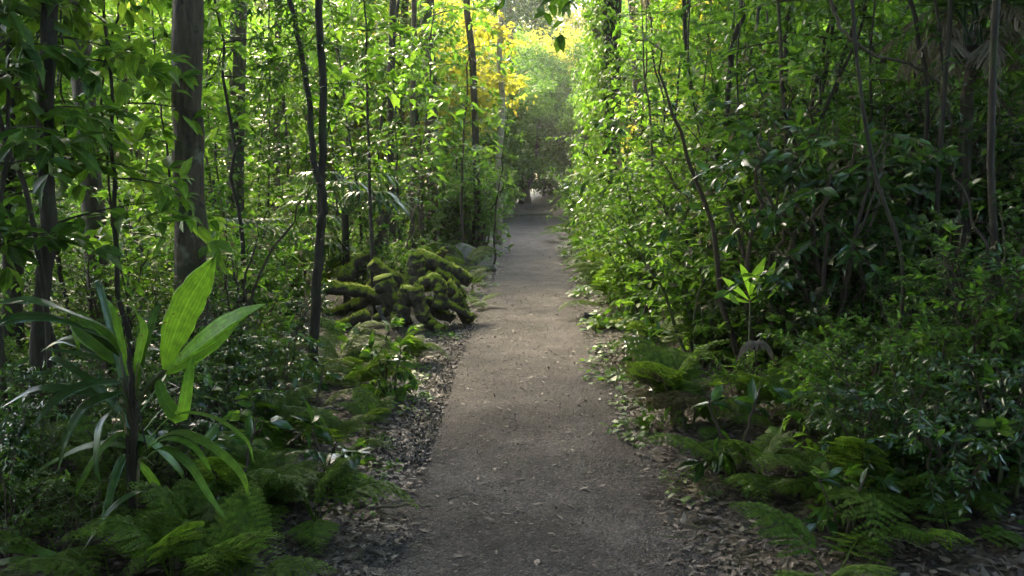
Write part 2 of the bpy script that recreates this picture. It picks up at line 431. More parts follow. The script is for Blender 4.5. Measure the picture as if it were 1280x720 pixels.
def band(n, x0, x1, y0, y1, p=1.0):
    """points off the path axis between x0..x1, thinning with distance"""
    y = y0 + (y1 - y0) * rng.uniform(0, 1, n) ** 1.6
    return np.stack([rng.uniform(x0, x1, n) + path_c(y), y], 1)


rb = lambda n, y0, y1, w: (lambda y: np.stack([path_c(y) + .72 + np.abs(rng.normal(0, w, n)) - .12, y], 1))(y0 + (y1 - y0) * rng.uniform(0, 1, n) ** 1.7)
lb = lambda n, y0, y1, w: (lambda y: np.stack([path_c(y) - .72 - np.abs(rng.normal(0, w, n)) + .1, y], 1))(y0 + (y1 - y0) * rng.uniform(0, 1, n) ** 1.7)
pts = np.concatenate([rb(6500, 2.2, 20, .55), lb(2800, 2.2, 20, .2), band(16000, .75, 6, 2.2, 16), band(16000, .75, 4.5, 2.4, 8), band(12000, -4.5, -.75, 2.4, 7), band(24000, -6, -.75, 2.4, 16), band(5000, -10, -.75, 8, 26), band(3000, -.7, .7, 28, 47),
                      np.stack([rng.normal(0, .42, 1900), 2 + 26 * rng.uniform(0, 1, 1900) ** 1.5], 1)])
scatter_litter('leaf_litter', M['litter'], 'brown and grey dead leaves lying along the verges and under the plants', pts, .012, .068, .42, .16, 'mid', .01, .9)
pts = np.concatenate([band(9000, -.72, .72, 2.2, 12), lb(3800, 3, 14, .16), rb(2000, 3, 14, .2)])
scatter_litter('path_grit', M['chips'], 'small dark chips, grit and leaf crumbs strewn over the trodden path', pts, .006, .02, .6, .3, 'far', .014, 1.5)
pts = lb(3000, 4.5, 10, .2)
scatter_litter('gravel', M['chips'], 'grey gravel crumbs along the left path edge', pts, .014, .03, .8, .35, 'far', .012, 4)


tw = MB()
for k in range(700):
    y = 2.4 + 14 * rng.uniform() ** 1.5; x = float(path_c(y)) + rng.choice((-1, 1)) * (.62 + abs(rng.normal(0, 1.2))); a = rng.uniform(0, 6.28); n = rng.uniform(.05, .3)
    d = np.array((math.cos(a), math.sin(a), rng.normal(0, .06))); p = np.array((x, y, gzf(x, y) + .018))
    tube(tw, [p, p + d * n * .5 + rng.normal(0, .008, 3), p + d * n], [.0035, .003, .0015], 4, cap=False)
struct('fallen_twigs', tw.mesh('fallen_twigs', M['dead_wood']), 'stuff', 'thin dead twigs scattered over the leaf litter')

# ------------------------------------------------------------------ plant prototypes
def rand_dir(rg, n, up=0.0):
    d = rg.normal(size=(n, 3)); d[:, 2] = d[:, 2] * .6 + up
    return nrm(d)


def leafy_twig(rg, ml, p0, d, length, n, L, W, kind, droop=.3, flat=.5, cluster=3):
    """leaves set alternately along a bent twig, with a terminal cluster"""
    t = np.linspace(.15, 1, n)
    d = nrm(d); sag = np.array((0, 0, -1.0)) * droop * length
    P = p0 + d * (t * length)[:, None] + sag * (t ** 2)[:, None] * .5
    side = nrm(np.cross(d, (0, 0, 1.0)) + 1e-4)
    s = np.where(np.arange(n) % 2, 1, -1)[:, None]
    D = nrm(d * rg.uniform(.3, .9, (n, 1)) + side * s * rg.uniform(.6, 1.1, (n, 1)) + rg.normal(0, .25, (n, 3)) + np.array((0, 0, -droop * .8)))
    N = nrm(np.array((0, 0, 1.0)) + rg.normal(0, flat, (n, 3)))
    leaves(ml, P, D, N, L * rg.uniform(.65, 1.15, n), W * rg.uniform(.7, 1.15, n), kind, rg.uniform(.4, 1.6, n))
    if cluster:
        e = P[-1]; D = nrm(d + rg.normal(0, .6, (cluster, 3)))
        leaves(ml, np.tile(e, (cluster, 1)), D, nrm(np.array((0, 0, 1.0)) + rg.normal(0, flat, (cluster, 3))), L * rg.uniform(.7, 1.1, cluster), W, kind, 1.0)
    return P


def make_shrub(seed, h, spread, nstem, ntwig, nleaf, L, W, kind='mid', droop=.3, flat=.5, low=.2, twig=.4):
    rg = np.random.default_rng(seed); ms, ml = MB(), MB()
    for s in range(nstem):
        a = 2 * PI * s / nstem + rg.uniform(-.5, .5); o = spread * rg.uniform(.2, 1.0); hh = h * rg.uniform(.6, 1.0)
        line = smooth_line([(0.03 * math.cos(a), .03 * math.sin(a), -.05), (o * .35 * math.cos(a), o * .35 * math.sin(a), hh * .45),
                            (o * .75 * math.cos(a + .3), o * .75 * math.sin(a + .3), hh * .8), (o * math.cos(a + .4), o * math.sin(a + .4), hh)], 4, .01 * h, seed + s)
        tube(ms, line, np.linspace(.008 + .006 * h, .003, len(line)), 5)
        for k in range(ntwig):
            t = low + (1 - low) * (k + rg.uniform(0, 1)) / ntwig
            i = min(len(line) - 1, int(t * (len(line) - 1)))
            d = rand_dir(rg, 1, .25)[0]; d = nrm(d + .5 * np.array((math.cos(a), math.sin(a), 0)))
            ln = twig * h * rg.uniform(.5, 1.1) * (1.1 - .4 * t)
            P = leafy_twig(rg, ml, line[i], d, ln, nleaf, L, W, kind, droop, flat)
            tube(ms, np.concatenate([line[i][None], P[::3]]), .003, 3, cap=False)
    return ms, ml


def frond(seed, length, npin, width, kind='fern', rise=.35, sag=.6):
    """one lacy frond from the origin along +Y; triangular blade of pinnae with pinnules"""
    rg = np.random.default_rng(seed); mb = MB()
    t = np.linspace(0, 1, 14)
    y = t * length * .93; z = rise * length * np.sin(t * 1.9) * 1.0 - sag * length * t ** 2.2 * .5
    ln = np.stack([.03 * length * np.sin(t * 3), y, z], 1)
    tube(mb, ln, np.linspace(.0045, .001, 14), 4, cap=False)
    T0 = .28
    for k in range(npin):
        tt = T0 + (1 - T0) * (k / npin) ** .9
        i = min(12, int(tt * 13)); fr = tt * 13 - i
        p = ln[i] * (1 - fr) + ln[i + 1] * fr; tg = nrm(ln[i + 1] - ln[i])
        w = width * length * (1 - (tt - T0) / (1 - T0)) ** .85 * (1 - .25 * math.exp(-(tt - T0) * 12)) + .01
        for s in (-1, 1):
            d = nrm(tg * rg.uniform(.3, .5) + np.array((s, 0, 0)) + np.array((0, 0, rg.uniform(-.25, .02))))
            m = max(4, int(w / .014))
            q = np.linspace(.05, 1, m)
            P = p + d * (q * w)[:, None] + np.array((0, 0, -.18)) * (q ** 2 * w)[:, None]
            pl = w * .26 * (1 - q) ** .7 + .008
            side = nrm(np.cross(d, (0, 0, 1.0)))
            up = nrm(np.array((0, 0, 1.0)) + rg.normal(0, .12, (m, 3)))
            for s2 in (-1, 1):
                leaves(mb, P, nrm(side * s2 + d * .55 + np.array((0, 0, -.08))), up, pl, np.full(m, w / m * 1.35), 'far', .8)
    return mb


def palm_frond(seed, length, npair, lf, w, droop=.35, arch=.5):
    rg = np.random.default_rng(seed); mb = MB()
    t = np.linspace(0, 1, 16)
    y = length * (t - .22 * arch * t ** 2.5); z = length * (.55 * arch * np.sin(t * 2.2) - .62 * arch * t ** 2.4)
    ln = np.stack([.05 * length * np.sin(t * 2 + seed), y, z], 1)
    tube(mb, ln, np.linspace(.011, .002, 16) * length, 5, cap=False)
    q = np.linspace(.16, 1, npair)
    idx = np.clip((q * 15).astype(int), 0, 14); fr = (q * 15 - idx)[:, None]
    P = ln[idx] * (1 - fr) + ln[idx + 1] * fr; tg = nrm(ln[idx + 1] - ln[idx])
    ll = lf * (np.sin(np.clip(q, .05, 1) * PI * .85 + .25) * .75 + .3)
    for s in (-1, 1):
        D = nrm(tg * .75 + np.array((s, 0, 0)) + np.array((0, 0, -droop)) + rg.normal(0, .1, (npair, 3)))
        N = nrm(np.array((0, 0, 1.0)) + np.array((-.4 * s, 0, 0)) + rg.normal(0, .15, (npair, 3)))
        leaves(mb, P, D, N, ll * rg.uniform(.85, 1.1, npair), np.full(npair, w), 'long', rg.uniform(.6, 1.5, npair))
    return mb


def make_crown(seed, r, h, ncl, nl, L, W, kind='far', hollow=.45, drop=.4):
    """clouds of leaves on an uneven ellipsoid, gaps between; origin at the crown's middle"""
    rg = np.random.default_rng(seed); ml = MB()
    d = nrm(rg.normal(size=(ncl, 3))); rad = rg.uniform(hollow, 1.0, (ncl, 1)) * (.72 + .35 * np.sin(d[:, :1] * 3 + d[:, 1:2] * 2 + seed) ** 2)
    c = d * rad * np.array((r, r, h))
    for q in c:
        s = rg.uniform(.3, .75) * r * .42
        o = rg.normal(size=(nl, 3)); o = nrm(o) * rg.uniform(.25, 1, (nl, 1)) * np.array((1, 1, .55)) * s
        D = nrm(nrm(o) + rg.normal(0, .5, (nl, 3)) + np.array((0, 0, -drop)))
        N = nrm(np.array((0, 0, 1.0)) + rg.normal(0, .6, (nl, 3)))
        leaves(ml, q + o, D, N, L * rg.uniform(.6, 1.2, nl), W * rg.uniform(.7, 1.2, nl), kind, rg.uniform(.3, 1.8, nl))
    return ml, c


def make_herb(seed, n, r, L):
    rg = np.random.default_rng(seed); ml = MB()
    a = rg.uniform(0, 2 * PI, n); q = r * np.sqrt(rg.uniform(0, 1, n)); hgt = rg.uniform(.03, .16, n) * (1.2 - q / r)
    P = np.stack([q * np.cos(a), q * np.sin(a), hgt], 1)
    for p in P:
        tube(ml, [(p[0] * .6, p[1] * .6, -.02), p], .0018, 3, cap=False)
    D = np.stack([np.cos(a) + rg.normal(0, .5, n), np.sin(a) + rg.normal(0, .5, n), rg.uniform(-.4, .15, n)], 1)
    leaves(ml, P, D, nrm(np.array((0, 0, 1.0)) + rg.normal(0, .35, (n, 3))), L * rg.uniform(.6, 1.2, n), L * .8 * rg.uniform(.7, 1.1, n), 'heart', 1.0)
    return ml


# -- repeated plants: each record holds the kind, its look and its parts; labels are worded at the end from where each one stands
REG = []


class Kind:
    def __init__(self, name, cat, look, group, parts):
        self.name, self.cat, self.look, self.group, self.parts = name, cat, look, group, parts   # parts: [(name, mesh, matrix)]

    def put(self, x, y, sc=1.0, rz=None, dz=0.0, top=1.0, look=None, label=None, tilt=0.0):
        rz = random.uniform(0, 2 * PI) if rz is None else rz
        if len(self.parts) == 1 and self.parts[0][0] is None:
            r = bpy.data.objects.new(self.name, self.parts[0][1]); COL.objects.link(r)
        else:
            r = bpy.data.objects.new(self.name, None); COL.objects.link(r)
            for nm, me, mt in self.parts:
                p = part(nm, me, r)
                if mt is not None: p.matrix_local = mt
        r.location = (x, y, gzf(x, y) + dz); r.rotation_euler = (random.uniform(-tilt, tilt), random.uniform(-tilt, tilt), rz); r.scale = (sc, sc, sc)
        r['category'] = self.cat; r['group'] = self.group
        if label: r['label'] = label
        else: REG.append((r, look or self.look, top * sc))
        return r


def shrub_kind(seed, look, leafm, stemm, *a, name='shrub', cat='shrub', group='shrubs in the forest understory', **k):
    ms, ml = make_shrub(seed, *a, **k)
    return Kind(name, cat, look, group, [('stem', ms.mesh('shrub_stem', M[stemm]), None), ('foliage', ml.mesh('shrub_foliage', M[leafm]), None)])


SH = {
    'gloss': [shrub_kind(s, 'glossy dark green broad-leaved shrub', 'leaf_gloss', 'stem_brown', 1.6, .75, 7, 9, 10, .13, .05, droop=.45, flat=.6) for s in (1, 2)],
    'mid': [shrub_kind(s, 'mid green leafy shrub', 'leaf_mid', 'stem_brown', 1.5, .8, 7, 11, 11, .095, .043, droop=.3) for s in (3, 4)],
    'light': [shrub_kind(s, 'fresh light green shrub', 'leaf_light', 'stem_green', 1.3, .75, 7, 10, 10, .105, .048, droop=.25, flat=.4) for s in (5, 6)],
    'fine': [shrub_kind(s, 'small-leaved dark green bushy shrub', 'leaf_dark', 'stem_brown', 1.7, .85, 8, 12, 15, .062, .028, droop=.3) for s in (7, 8)],
    'big': [shrub_kind(s, 'large-leaved green shrub', 'leaf_mid', 'stem_green', 1.7, .6, 5, 5, 7, .22, .1, droop=.5, flat=.4, twig=.35) for s in (9, 10)],
    'gold': [shrub_kind(s, 'yellow-green thin-leaved shrub', 'leaf_gold', 'stem_brown', 2.0, .8, 6, 9, 12, .09, .035, droop=.4) for s in (11,)],
}
TWIG = [shrub_kind(s, 'half-dead twiggy shrub', 'brown_leaf', 'stem_brown', 2.0, .9, 5, 9, 3, .06, .025, droop=.5, twig=.3, name='twiggy_shrub', group='half-dead twiggy shrubs in the thicket') for s in (13, 14)]
SEED = [shrub_kind(s, 'low dark-leaved seedling', 'leaf_gloss', 'stem_brown', .5, .16, 2, 3, 4, .12, .05, droop=.4, flat=.4, name='seedling', cat='seedling',
                   group='seedlings on the leaf litter', twig=.3) for s in (21, 22)] + \
       [shrub_kind(23, 'low fresh green seedling', 'leaf_light', 'stem_green', .45, .16, 2, 3, 4, .1, .05, droop=.3, flat=.4, name='seedling', cat='seedling',
                   group='seedlings on the leaf litter', twig=.3)]


def make_sapling(seed, h, L, W, n, kind, lean=.3, low=.35, tw=.9, nl=9, droop=.35, flat=.45):
    rg = np.random.default_rng(seed); ms, ml = MB(), MB()
    a = rg.uniform(0, 6.3)
    line = smooth_line([(0, 0, -.1), (.1 * lean * math.cos(a) + rg.normal(0, .05), rg.normal(0, .05), h * .3), (.5 * lean * math.cos(a), .5 * lean * math.sin(a), h * .65), (lean * math.cos(a), lean * math.sin(a), h)], 5, .015, seed)
    tube(ms, line, np.linspace(.008 + .0045 * h, .005, len(line)), 6)
    for k in range(n):
        t = low + (1 - low) * (k + .5) / n
        i = min(len(line) - 1, int(t * (len(line) - 1)))
        az = k * 2.4 + rg.uniform(-.4, .4)
        d = nrm(np.array((math.cos(az), math.sin(az), rg.uniform(-.1, .5))))
        ln = tw * rg.uniform(.5, 1.1) * (1.15 - .6 * t)
        br = line[i] + d * (np.linspace(0, 1, 5) * ln)[:, None] + np.array((0, 0, -.18)) * (np.linspace(0, 1, 5) ** 2)[:, None] * ln
        tube(ms, br, np.linspace(.008, .002, 5), 4, cap=False)
        leafy_twig(rg, ml, line[i], d, ln, nl, L, W, kind, droop, flat)
        for s in range(3):
            j = rg.integers(1, 5); d2 = nrm(d + rg.normal(0, .7, 3))
            leafy_twig(rg, ml, br[j], d2, ln * .5, max(4, nl * 2 // 3), L, W, kind, droop, flat)
    return ms, ml


def sap_kind(seed, look, leafm, stemm, *a, **k):
    ms, ml = make_sapling(seed, *a, **k)
    return Kind('sapling', 'sapling', look, 'saplings between the taller trees', [('stem', ms.mesh('sapling_stem', M[stemm]), None), ('foliage', ml.mesh('sapling_foliage', M[leafm]), None)])


SP = {
    'dark': [sap_kind(s, 'slim dark-leaved sapling', 'leaf_dark', 'bark_dark', 4.2, .12, .05, 22, 'mid') for s in (31, 32)],
    'mid': [sap_kind(s, 'slim green-leaved sapling', 'leaf_mid', 'bark_brown', 4.5, .11, .048, 24, 'mid') for s in (33, 34)],
    'light': [sap_kind(s, 'bright light green sapling', 'leaf_light', 'bark_brown', 4.0, .13, .06, 20, 'mid') for s in (35, 36)],
    'big': [sap_kind(s, 'broad-leaved green sapling', 'leaf_light', 'bark_dark', 3.8, .2, .085, 15, 'mid', droop=.6, flat=.35) for s in (37,)],
    'gold': [sap_kind(s, 'yellowish thin-crowned sapling', 'leaf_gold', 'bark_pale', 5.0, .09, .04, 26, 'mid') for s in (38,)],
}

FROND = [frond(s, .62, 15, .34, rise=ri, sag=sg).mesh('fern_frond', M['fern']) for s, ri, sg in ((41, .42, .6), (42, .55, 1.0), (43, .36, .4))]
FBROWN = frond(44, .55, 13, .3, rise=.3, sag=1.3).mesh('withered_frond', M['brown_leaf'])


def fern_kind(seed, n, look, lo=.8, hi=1.15, pit=(-.1, .45)):
    rg = np.random.default_rng(seed); ps = []
    for k in range(n):
        a = 2 * PI * k / n + rg.uniform(-.3, .3)
        mt = Matrix.Rotation(a, 4, 'Z') @ Matrix.Rotation(rg.uniform(*pit), 4, 'X') @ Matrix.Scale(rg.uniform(lo, hi), 4)
        ps.append(('frond', FROND[k % 3], mt))
    ps.append(('withered_frond', FBROWN, Matrix.Rotation(rg.uniform(0, 6), 4, 'Z') @ Matrix.Rotation(-.25, 4, 'X')))
    return Kind('fern', 'fern', look, 'ferns beside the path', ps)


FERN = [fern_kind(51, 5, 'lacy green fern', pit=(-.1, .85)), fern_kind(52, 7, 'full lacy green fern', pit=(-.1, .95)), fern_kind(53, 4, 'sparse lacy green fern', pit=(-.25, .5))]

PFR = [palm_frond(s, 1.5, 30, .48, .032).mesh('palm_frond', M['palm_leaf']) for s in (61, 62)]
PFL = [palm_frond(s, 1.3, 26, .4, .034, droop=.2, arch=.6).mesh('palm_frond', M['leaf_mid']) for s in (63, 64)]
PFD = [palm_frond(s, 1.5, 24, .42, .03, droop=.9, arch=1.0).mesh('dead_palm_frond', M['dead_leaf']) for s in (65,)]


def palm_kind(seed, n, frs, look, trunk_h=.35, r=.05, mat='bark_dark', pit=(.05, .95)):
    rg = np.random.default_rng(seed); ps = []
    mb = MB(); tube(mb, [(0, 0, -.1), (.01, 0, trunk_h * .5), (0, .01, trunk_h)], [r * 1.2, r, r * .8], 9, .04)
    ps.append(('trunk', mb.mesh('palm_trunk', M[mat]), None))
    for k in range(n):
        a = k * 2.4 + rg.uniform(-.3, .3)
        mt = Matrix.Translation((0, 0, trunk_h * .97)) @ Matrix.Rotation(a, 4, 'Z') @ Matrix.Rotation(rg.uniform(*pit), 4, 'X') @ Matrix.Scale(rg.uniform(.75, 1.1), 4)
        ps.append(('frond', frs[k % len(frs)], mt))
    return Kind('palm', 'palm', look, 'young palms in the understory', ps)


PALM = [palm_kind(71, 8, PFR, 'dark glossy young palm'), palm_kind(72, 10, PFL, 'leafy green young palm'), palm_kind(73, 9, [PFR[0], PFR[1], PFL[0]], 'arching dark palm', .7)]

HERB = [Kind('ground_herb', 'plant', 'round-leaved ground herb', 'round-leaved herbs along the path edges', [(None, make_herb(s, n, .22, .065).mesh('ground_herb', M['herb']), None)]) for s, n in ((81, 34), (82, 26), (83, 44))]

def vine_kind(seed, h, look, nl, leafm='leaf_dark'):
    rg = np.random.default_rng(seed); mb = MB()
    z = np.linspace(0, h, 9); l = smooth_line(np.stack([.22 * np.sin(z * 1.1 + seed) + rg.normal(0, .06, 9), .2 * np.cos(z * .9 + seed) + rg.normal(0, .06, 9), z - .1], 1), 5, .006, seed)
    tube(mb, l, rg.uniform(.008, .018), 6, .08, seed=seed); ml = MB()
    for k in range(nl):
        i = rg.integers(8, len(l)); leafy_twig(rg, ml, l[i], rand_dir(rg, 1, -.2)[0], rg.uniform(.12, .35), 6, .085, .045, 'mid', .6, .5, 2)
    return Kind('climbing_vine', 'vine', look, 'vines climbing through the thicket', [('stem', mb.mesh('vine_stem', M['bark_dark']), None), ('foliage', ml.mesh('vine_leaves', M[leafm]), None)])


VINE = [vine_kind(91, 6.5, 'thin twisting climbing vine', 14), vine_kind(92, 5.5, 'sparse-leaved climbing vine', 22, 'leaf_mid'), vine_kind(93, 7, 'long climbing vine with small leaves', 40)]

# tree crowns (shared by every copy)
CR = {}
for nm, mt in (('dark', 'leaf_dark'), ('mid', 'leaf_mid'), ('light', 'leaf_light'), ('gold', 'leaf_gold'), ('brown', 'brown_leaf')):
    CR[nm] = []
    for s in range(2):
        ml, c = make_crown(100 + s + 7 * len(CR), 1.0, 1.0, 120, 80, .07, .035)
        CR[nm].append((ml.mesh('crown_leaves', M[mt]), c))


def trunk_mesh(line, r0, r1, mat, sides=12, limbs=(), rough=.045, flare=.7, seed=0):
    mb = MB(); n = len(line)
    rr = r0 + (r1 - r0) * np.linspace(0, 1, n)
    s = np.concatenate([[0], np.cumsum(np.linalg.norm(np.diff(line, axis=0), axis=1))])
    rr = rr * (1 + flare * np.exp(-s / (r0 * 3 + .05)))
    rr = rr * (1 + .035 * np.sin(np.arange(n) * 1.7 + seed))
    tube(mb, line, rr, sides, rough, seed=seed)
    for p0, p1, r in limbs:
        p0, p1 = np.array(p0, float), np.array(p1, float)
        m = (p0 + p1) / 2 + np.array((0, 0, -.08 * np.linalg.norm(p1 - p0)))
        l = smooth_line([p0, m, p1], 4, .02, seed); tube(mb, l, np.linspace(r, r * .25, len(l)), 6, cap=False)
    return mb.mesh('tree_trunk', M[mat])


def tree(x, y, h, r0, bark, crown, cr_r, cr_h, label=None, look=None, line=None, lean=(0, 0), seed=0, r1=None, crown2=None, name='tree', low=None):
    """trunk with limbs into an uneven leaf crown; crown centre below the top"""
    z0 = gzf(x, y)
    rg = np.random.default_rng(seed + 500)
    root = bpy.data.objects.new(name, None); COL.objects.link(root); root.location = (x, y, z0); root['category'] = 'tree'
    if line is None:
        line = smooth_line([(0, 0, -.15), (lean[0] * .25 + rg.normal(0, .06), lean[1] * .25, h * .33), (lean[0] * .6 + rg.normal(0, .08), lean[1] * .6, h * .66), (lean[0], lean[1], h)], 6, r0 * .1, seed)
    else:
        line = np.asarray(line) - np.array((x, y, z0))
    top = line[-1]; cz = top[2] - cr_h * .55
    k = int(len(line) * .6)
    mesh, cl = CR[crown][seed % 2]
    limbs = []
    for j in range(7):
        c = cl[(j * 11 + seed) % len(cl)] * np.array((cr_r, cr_r, cr_h)) * .8 + np.array((top[0], top[1], cz))
        zz = max(min(c[2] - .25 * cr_r, top[2] - .2), line[0][2] + h * .25)
        p0 = np.array([np.interp(zz, line[:, 2], line[:, q]) for q in range(3)])
        limbs.append((p0, c, max(r0 * .28, .012)))
    part('trunk', trunk_mesh(line, r0, r1 or r0 * .45, bark, limbs=limbs, seed=seed), root)
    c = part('crown', mesh, root); c.location = (top[0], top[1], cz); c.scale = (cr_r, cr_r, cr_h); c.rotation_euler = (0, 0, rg.uniform(0, 6.28))
    if label: root['label'] = label
    else:
        root['group'] = 'background forest trees'; REG.append((root, look, h))
    return root


def hero_tree(pix, d, wpx, bark, label, h=13, crown='mid', cr=(3.2, 2.6), seed=0, ddepth=0.0):
    """trunk that runs through the given photo pixels at d metres and goes on upward out of the picture"""
    pts = [at(px, py, d) for px, py in pix]          # from the top of the picture down
    pts = pts[::-1]
    base = pts[0].copy(); base.z = gzf(base.x, base.y)
    if pts[0].z > base.z + .3:
        b = pts[0] + (pts[0] - pts[1]).normalized() * 0.0
        base = Vector((b.x, b.y, gzf(b.x, b.y)))
    allp = [Vector((base.x, base.y, base.z - .15))] + [p for p in pts if p.z > base.z + .15]
    t = (allp[-1] - allp[-2]).normalized() if len(allp) > 2 else Vector((0, 0, 1))
    t = (t + Vector((0, 0, 1.2))).normalized()
    p = allp[-1].copy()
    while p.z < h:
        p = p + t * 1.6; t = (t + Vector((random.uniform(-.06, .06), random.uniform(-.06, .06), .1))).normalized(); allp.append(p.copy())
    r = .5 * wpx * d / F_PX
    line = smooth_line(allp, 5, r * .06, seed)
    return tree(base.x, base.y, h, r, bark, crown, cr[0], cr[1], label=label, line=line, seed=seed, r1=r * .75)

# ------------------------------------------------------------------ trees the photograph shows one by one
hero_tree([(62, 0), (56, 150), (60, 300), (50, 400), (42, 540)], 4.8, 20, 'bark_dark', 'thin almost black trunk by the leafy seedling palm, branches with broad leaves beside it', crown='dark', cr=(2.6, 2.2), seed=1)
hero_tree([(97, 0), (105, 120), (117, 280), (130, 420), (134, 470)], 7.0, 27, 'bark_brown', 'brown trunk leaning slightly, between the black trunk and the thick grey trunk', crown='mid', cr=(3.2, 2.6), seed=2)
hero_tree([(235, 0), (236, 200), (238, 330), (246, 503)], 6.0, 39, 'bark_grey', 'thick straight grey trunk with pale lichen blotches behind the leafy seedling palm', h=15, crown='mid', cr=(3.8, 3.0), seed=3)
hero_tree([(540, -40), (531, 0), (537, 60), (541, 150), (541, 310)], 18.0, 15, 'bark_brown', 'straight brown trunk rising behind the mossy log pile', h=16, crown='light', cr=(3.5, 3.0), seed=5)
hero_tree([(491, 0), (490, 60), (488, 200), (492, 340)], 14.0, 9, 'bark_dark', 'thin dark trunk rising behind the mossy snag', h=14, crown='mid', cr=(2.4, 2.2), seed=6)
hero_tree([(518, 0), (516, 150), (515, 320)], 16.0, 7, 'bark_brown', 'very thin brown trunk between the snag and the straight brown trunk', h=14, crown='mid', cr=(2.2, 2.2), seed=7)
hero_tree([(583, 0), (592, 100), (598, 300)], 20.0, 9, 'bark_brown', 'slim brown trunk between the straight brown trunk and the pale slender one', h=15, crown='light', cr=(2.8, 2.4), seed=8)
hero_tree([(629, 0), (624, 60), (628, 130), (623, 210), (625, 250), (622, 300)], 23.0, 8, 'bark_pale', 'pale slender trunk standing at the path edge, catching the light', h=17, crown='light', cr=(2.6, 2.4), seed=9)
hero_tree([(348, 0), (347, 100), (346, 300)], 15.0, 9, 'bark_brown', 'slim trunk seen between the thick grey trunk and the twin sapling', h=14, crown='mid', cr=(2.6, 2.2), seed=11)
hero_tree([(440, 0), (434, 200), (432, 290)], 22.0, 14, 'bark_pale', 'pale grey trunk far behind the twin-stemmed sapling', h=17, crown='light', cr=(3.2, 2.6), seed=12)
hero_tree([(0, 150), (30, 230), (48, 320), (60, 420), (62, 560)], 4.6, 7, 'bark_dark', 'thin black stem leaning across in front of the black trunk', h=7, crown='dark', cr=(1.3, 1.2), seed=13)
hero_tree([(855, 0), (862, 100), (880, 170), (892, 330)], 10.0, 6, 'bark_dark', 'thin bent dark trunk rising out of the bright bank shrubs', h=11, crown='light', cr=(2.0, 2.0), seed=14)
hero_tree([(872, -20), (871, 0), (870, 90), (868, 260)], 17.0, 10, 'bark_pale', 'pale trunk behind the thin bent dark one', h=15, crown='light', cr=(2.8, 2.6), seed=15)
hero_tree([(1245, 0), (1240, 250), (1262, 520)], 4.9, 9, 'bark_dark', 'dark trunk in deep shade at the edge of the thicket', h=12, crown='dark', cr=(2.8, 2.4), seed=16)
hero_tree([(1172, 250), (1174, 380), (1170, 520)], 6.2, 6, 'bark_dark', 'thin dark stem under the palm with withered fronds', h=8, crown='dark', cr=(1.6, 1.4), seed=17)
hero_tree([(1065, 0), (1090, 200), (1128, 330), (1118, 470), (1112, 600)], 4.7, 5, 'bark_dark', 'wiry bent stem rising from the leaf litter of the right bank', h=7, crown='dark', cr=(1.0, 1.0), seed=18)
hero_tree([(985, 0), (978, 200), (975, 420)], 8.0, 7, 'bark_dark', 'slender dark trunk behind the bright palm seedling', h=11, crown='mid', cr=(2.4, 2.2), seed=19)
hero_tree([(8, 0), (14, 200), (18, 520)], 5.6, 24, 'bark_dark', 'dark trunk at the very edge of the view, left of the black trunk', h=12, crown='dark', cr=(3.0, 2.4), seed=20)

# twin-stemmed sapling: two thin stems twined together
d = 6.3
a_l = smooth_line([at(390, 496, d), at(394, 380, d), at(400, 300, d), at(402, 215, d), at(403, 100, d), at(398, 0, d), at(392, -110, d), at(385, -260, d)], 5, .006, 4)
b_l = smooth_line([at(399, 285, d - .03), at(406, 250, d - .05), at(396, 215, d - .06), at(392, 190, d - .03), at(385, 120, d), at(372, 40, d), at(350, -60, d), at(330, -200, d)], 5, .006, 5)
root = thing('twin_stemmed_sapling', 'twin-stemmed black sapling with twined stems and fine drooping leaves', 'sapling', a_l[0])
a_l2, b_l2 = a_l - a_l[0], b_l - a_l[0]
mb = MB(); tube(mb, a_l2, np.linspace(.042, .022, len(a_l2)), 9, .08, seed=1); part('stem', mb.mesh('stem', M['bark_dark']), root)
mb = MB(); tube(mb, b_l2, np.linspace(.031, .016, len(b_l2)), 9, .08, seed=2); part('stem', mb.mesh('stem', M['bark_dark']), root)
ml = MB(); rg = np.random.default_rng(44)
for k in range(46):
    src = a_l2 if k % 2 else b_l2
    i = rg.integers(int(len(src) * .42), len(src)); dr = rand_dir(rg, 1, .1)[0]
    ln = rg.uniform(.35, .85)
    P = leafy_twig(rg, ml, src[i], dr, ln, 12, .085, .024, 'mid', .5, .5)
    tube(ml, np.concatenate([src[i][None], P[::3]]), .004, 3, cap=False)
    for q in range(2):
        leafy_twig(rg, ml, P[4 + 3 * q], nrm(dr + rg.normal(0, .7, 3)), ln * .5, 9, .085, .024, 'mid', .5, .5)
part('foliage', ml.mesh('foliage', M['leaf_dark']), root)

# creeper-covered tree on the right side of the path
ivy = hero_tree([(765, -30), (765, 0), (763, 150), (761, 275)], 17.0, 25, 'bark_dark', 'dark trunk wrapped in a thick curtain of green creeper', h=17, crown='mid', cr=(3.6, 3.0), seed=21)
ml = MB(); rg = np.random.default_rng(9)
bx = ivy.location
for k in range(150):
    z = rg.uniform(.6, 9.5); a = rg.uniform(PI * .6, PI * 1.55); rr = rg.uniform(.15, .62) * (1 - .03 * z)
    o = np.array((rr * math.cos(a) - .1, rr * math.sin(a), z)); n = 45
    P = o + rg.normal(0, 1, (n, 3)) * np.array((.12, .12, .35))
    D = nrm(np.stack([rg.normal(-.2, .5, n), rg.normal(-.3, .5, n), np.full(n, -.9)], 1))
    leaves(ml, P, D, nrm(np.array((-.4, -.7, .5)) + rg.normal(0, .4, (n, 3))), rg.uniform(.06, .12, n), rg.uniform(.04, .07, n), 'far')
part('creeper', ml.mesh('creeper_leaves', M['leaf_mid']), ivy)

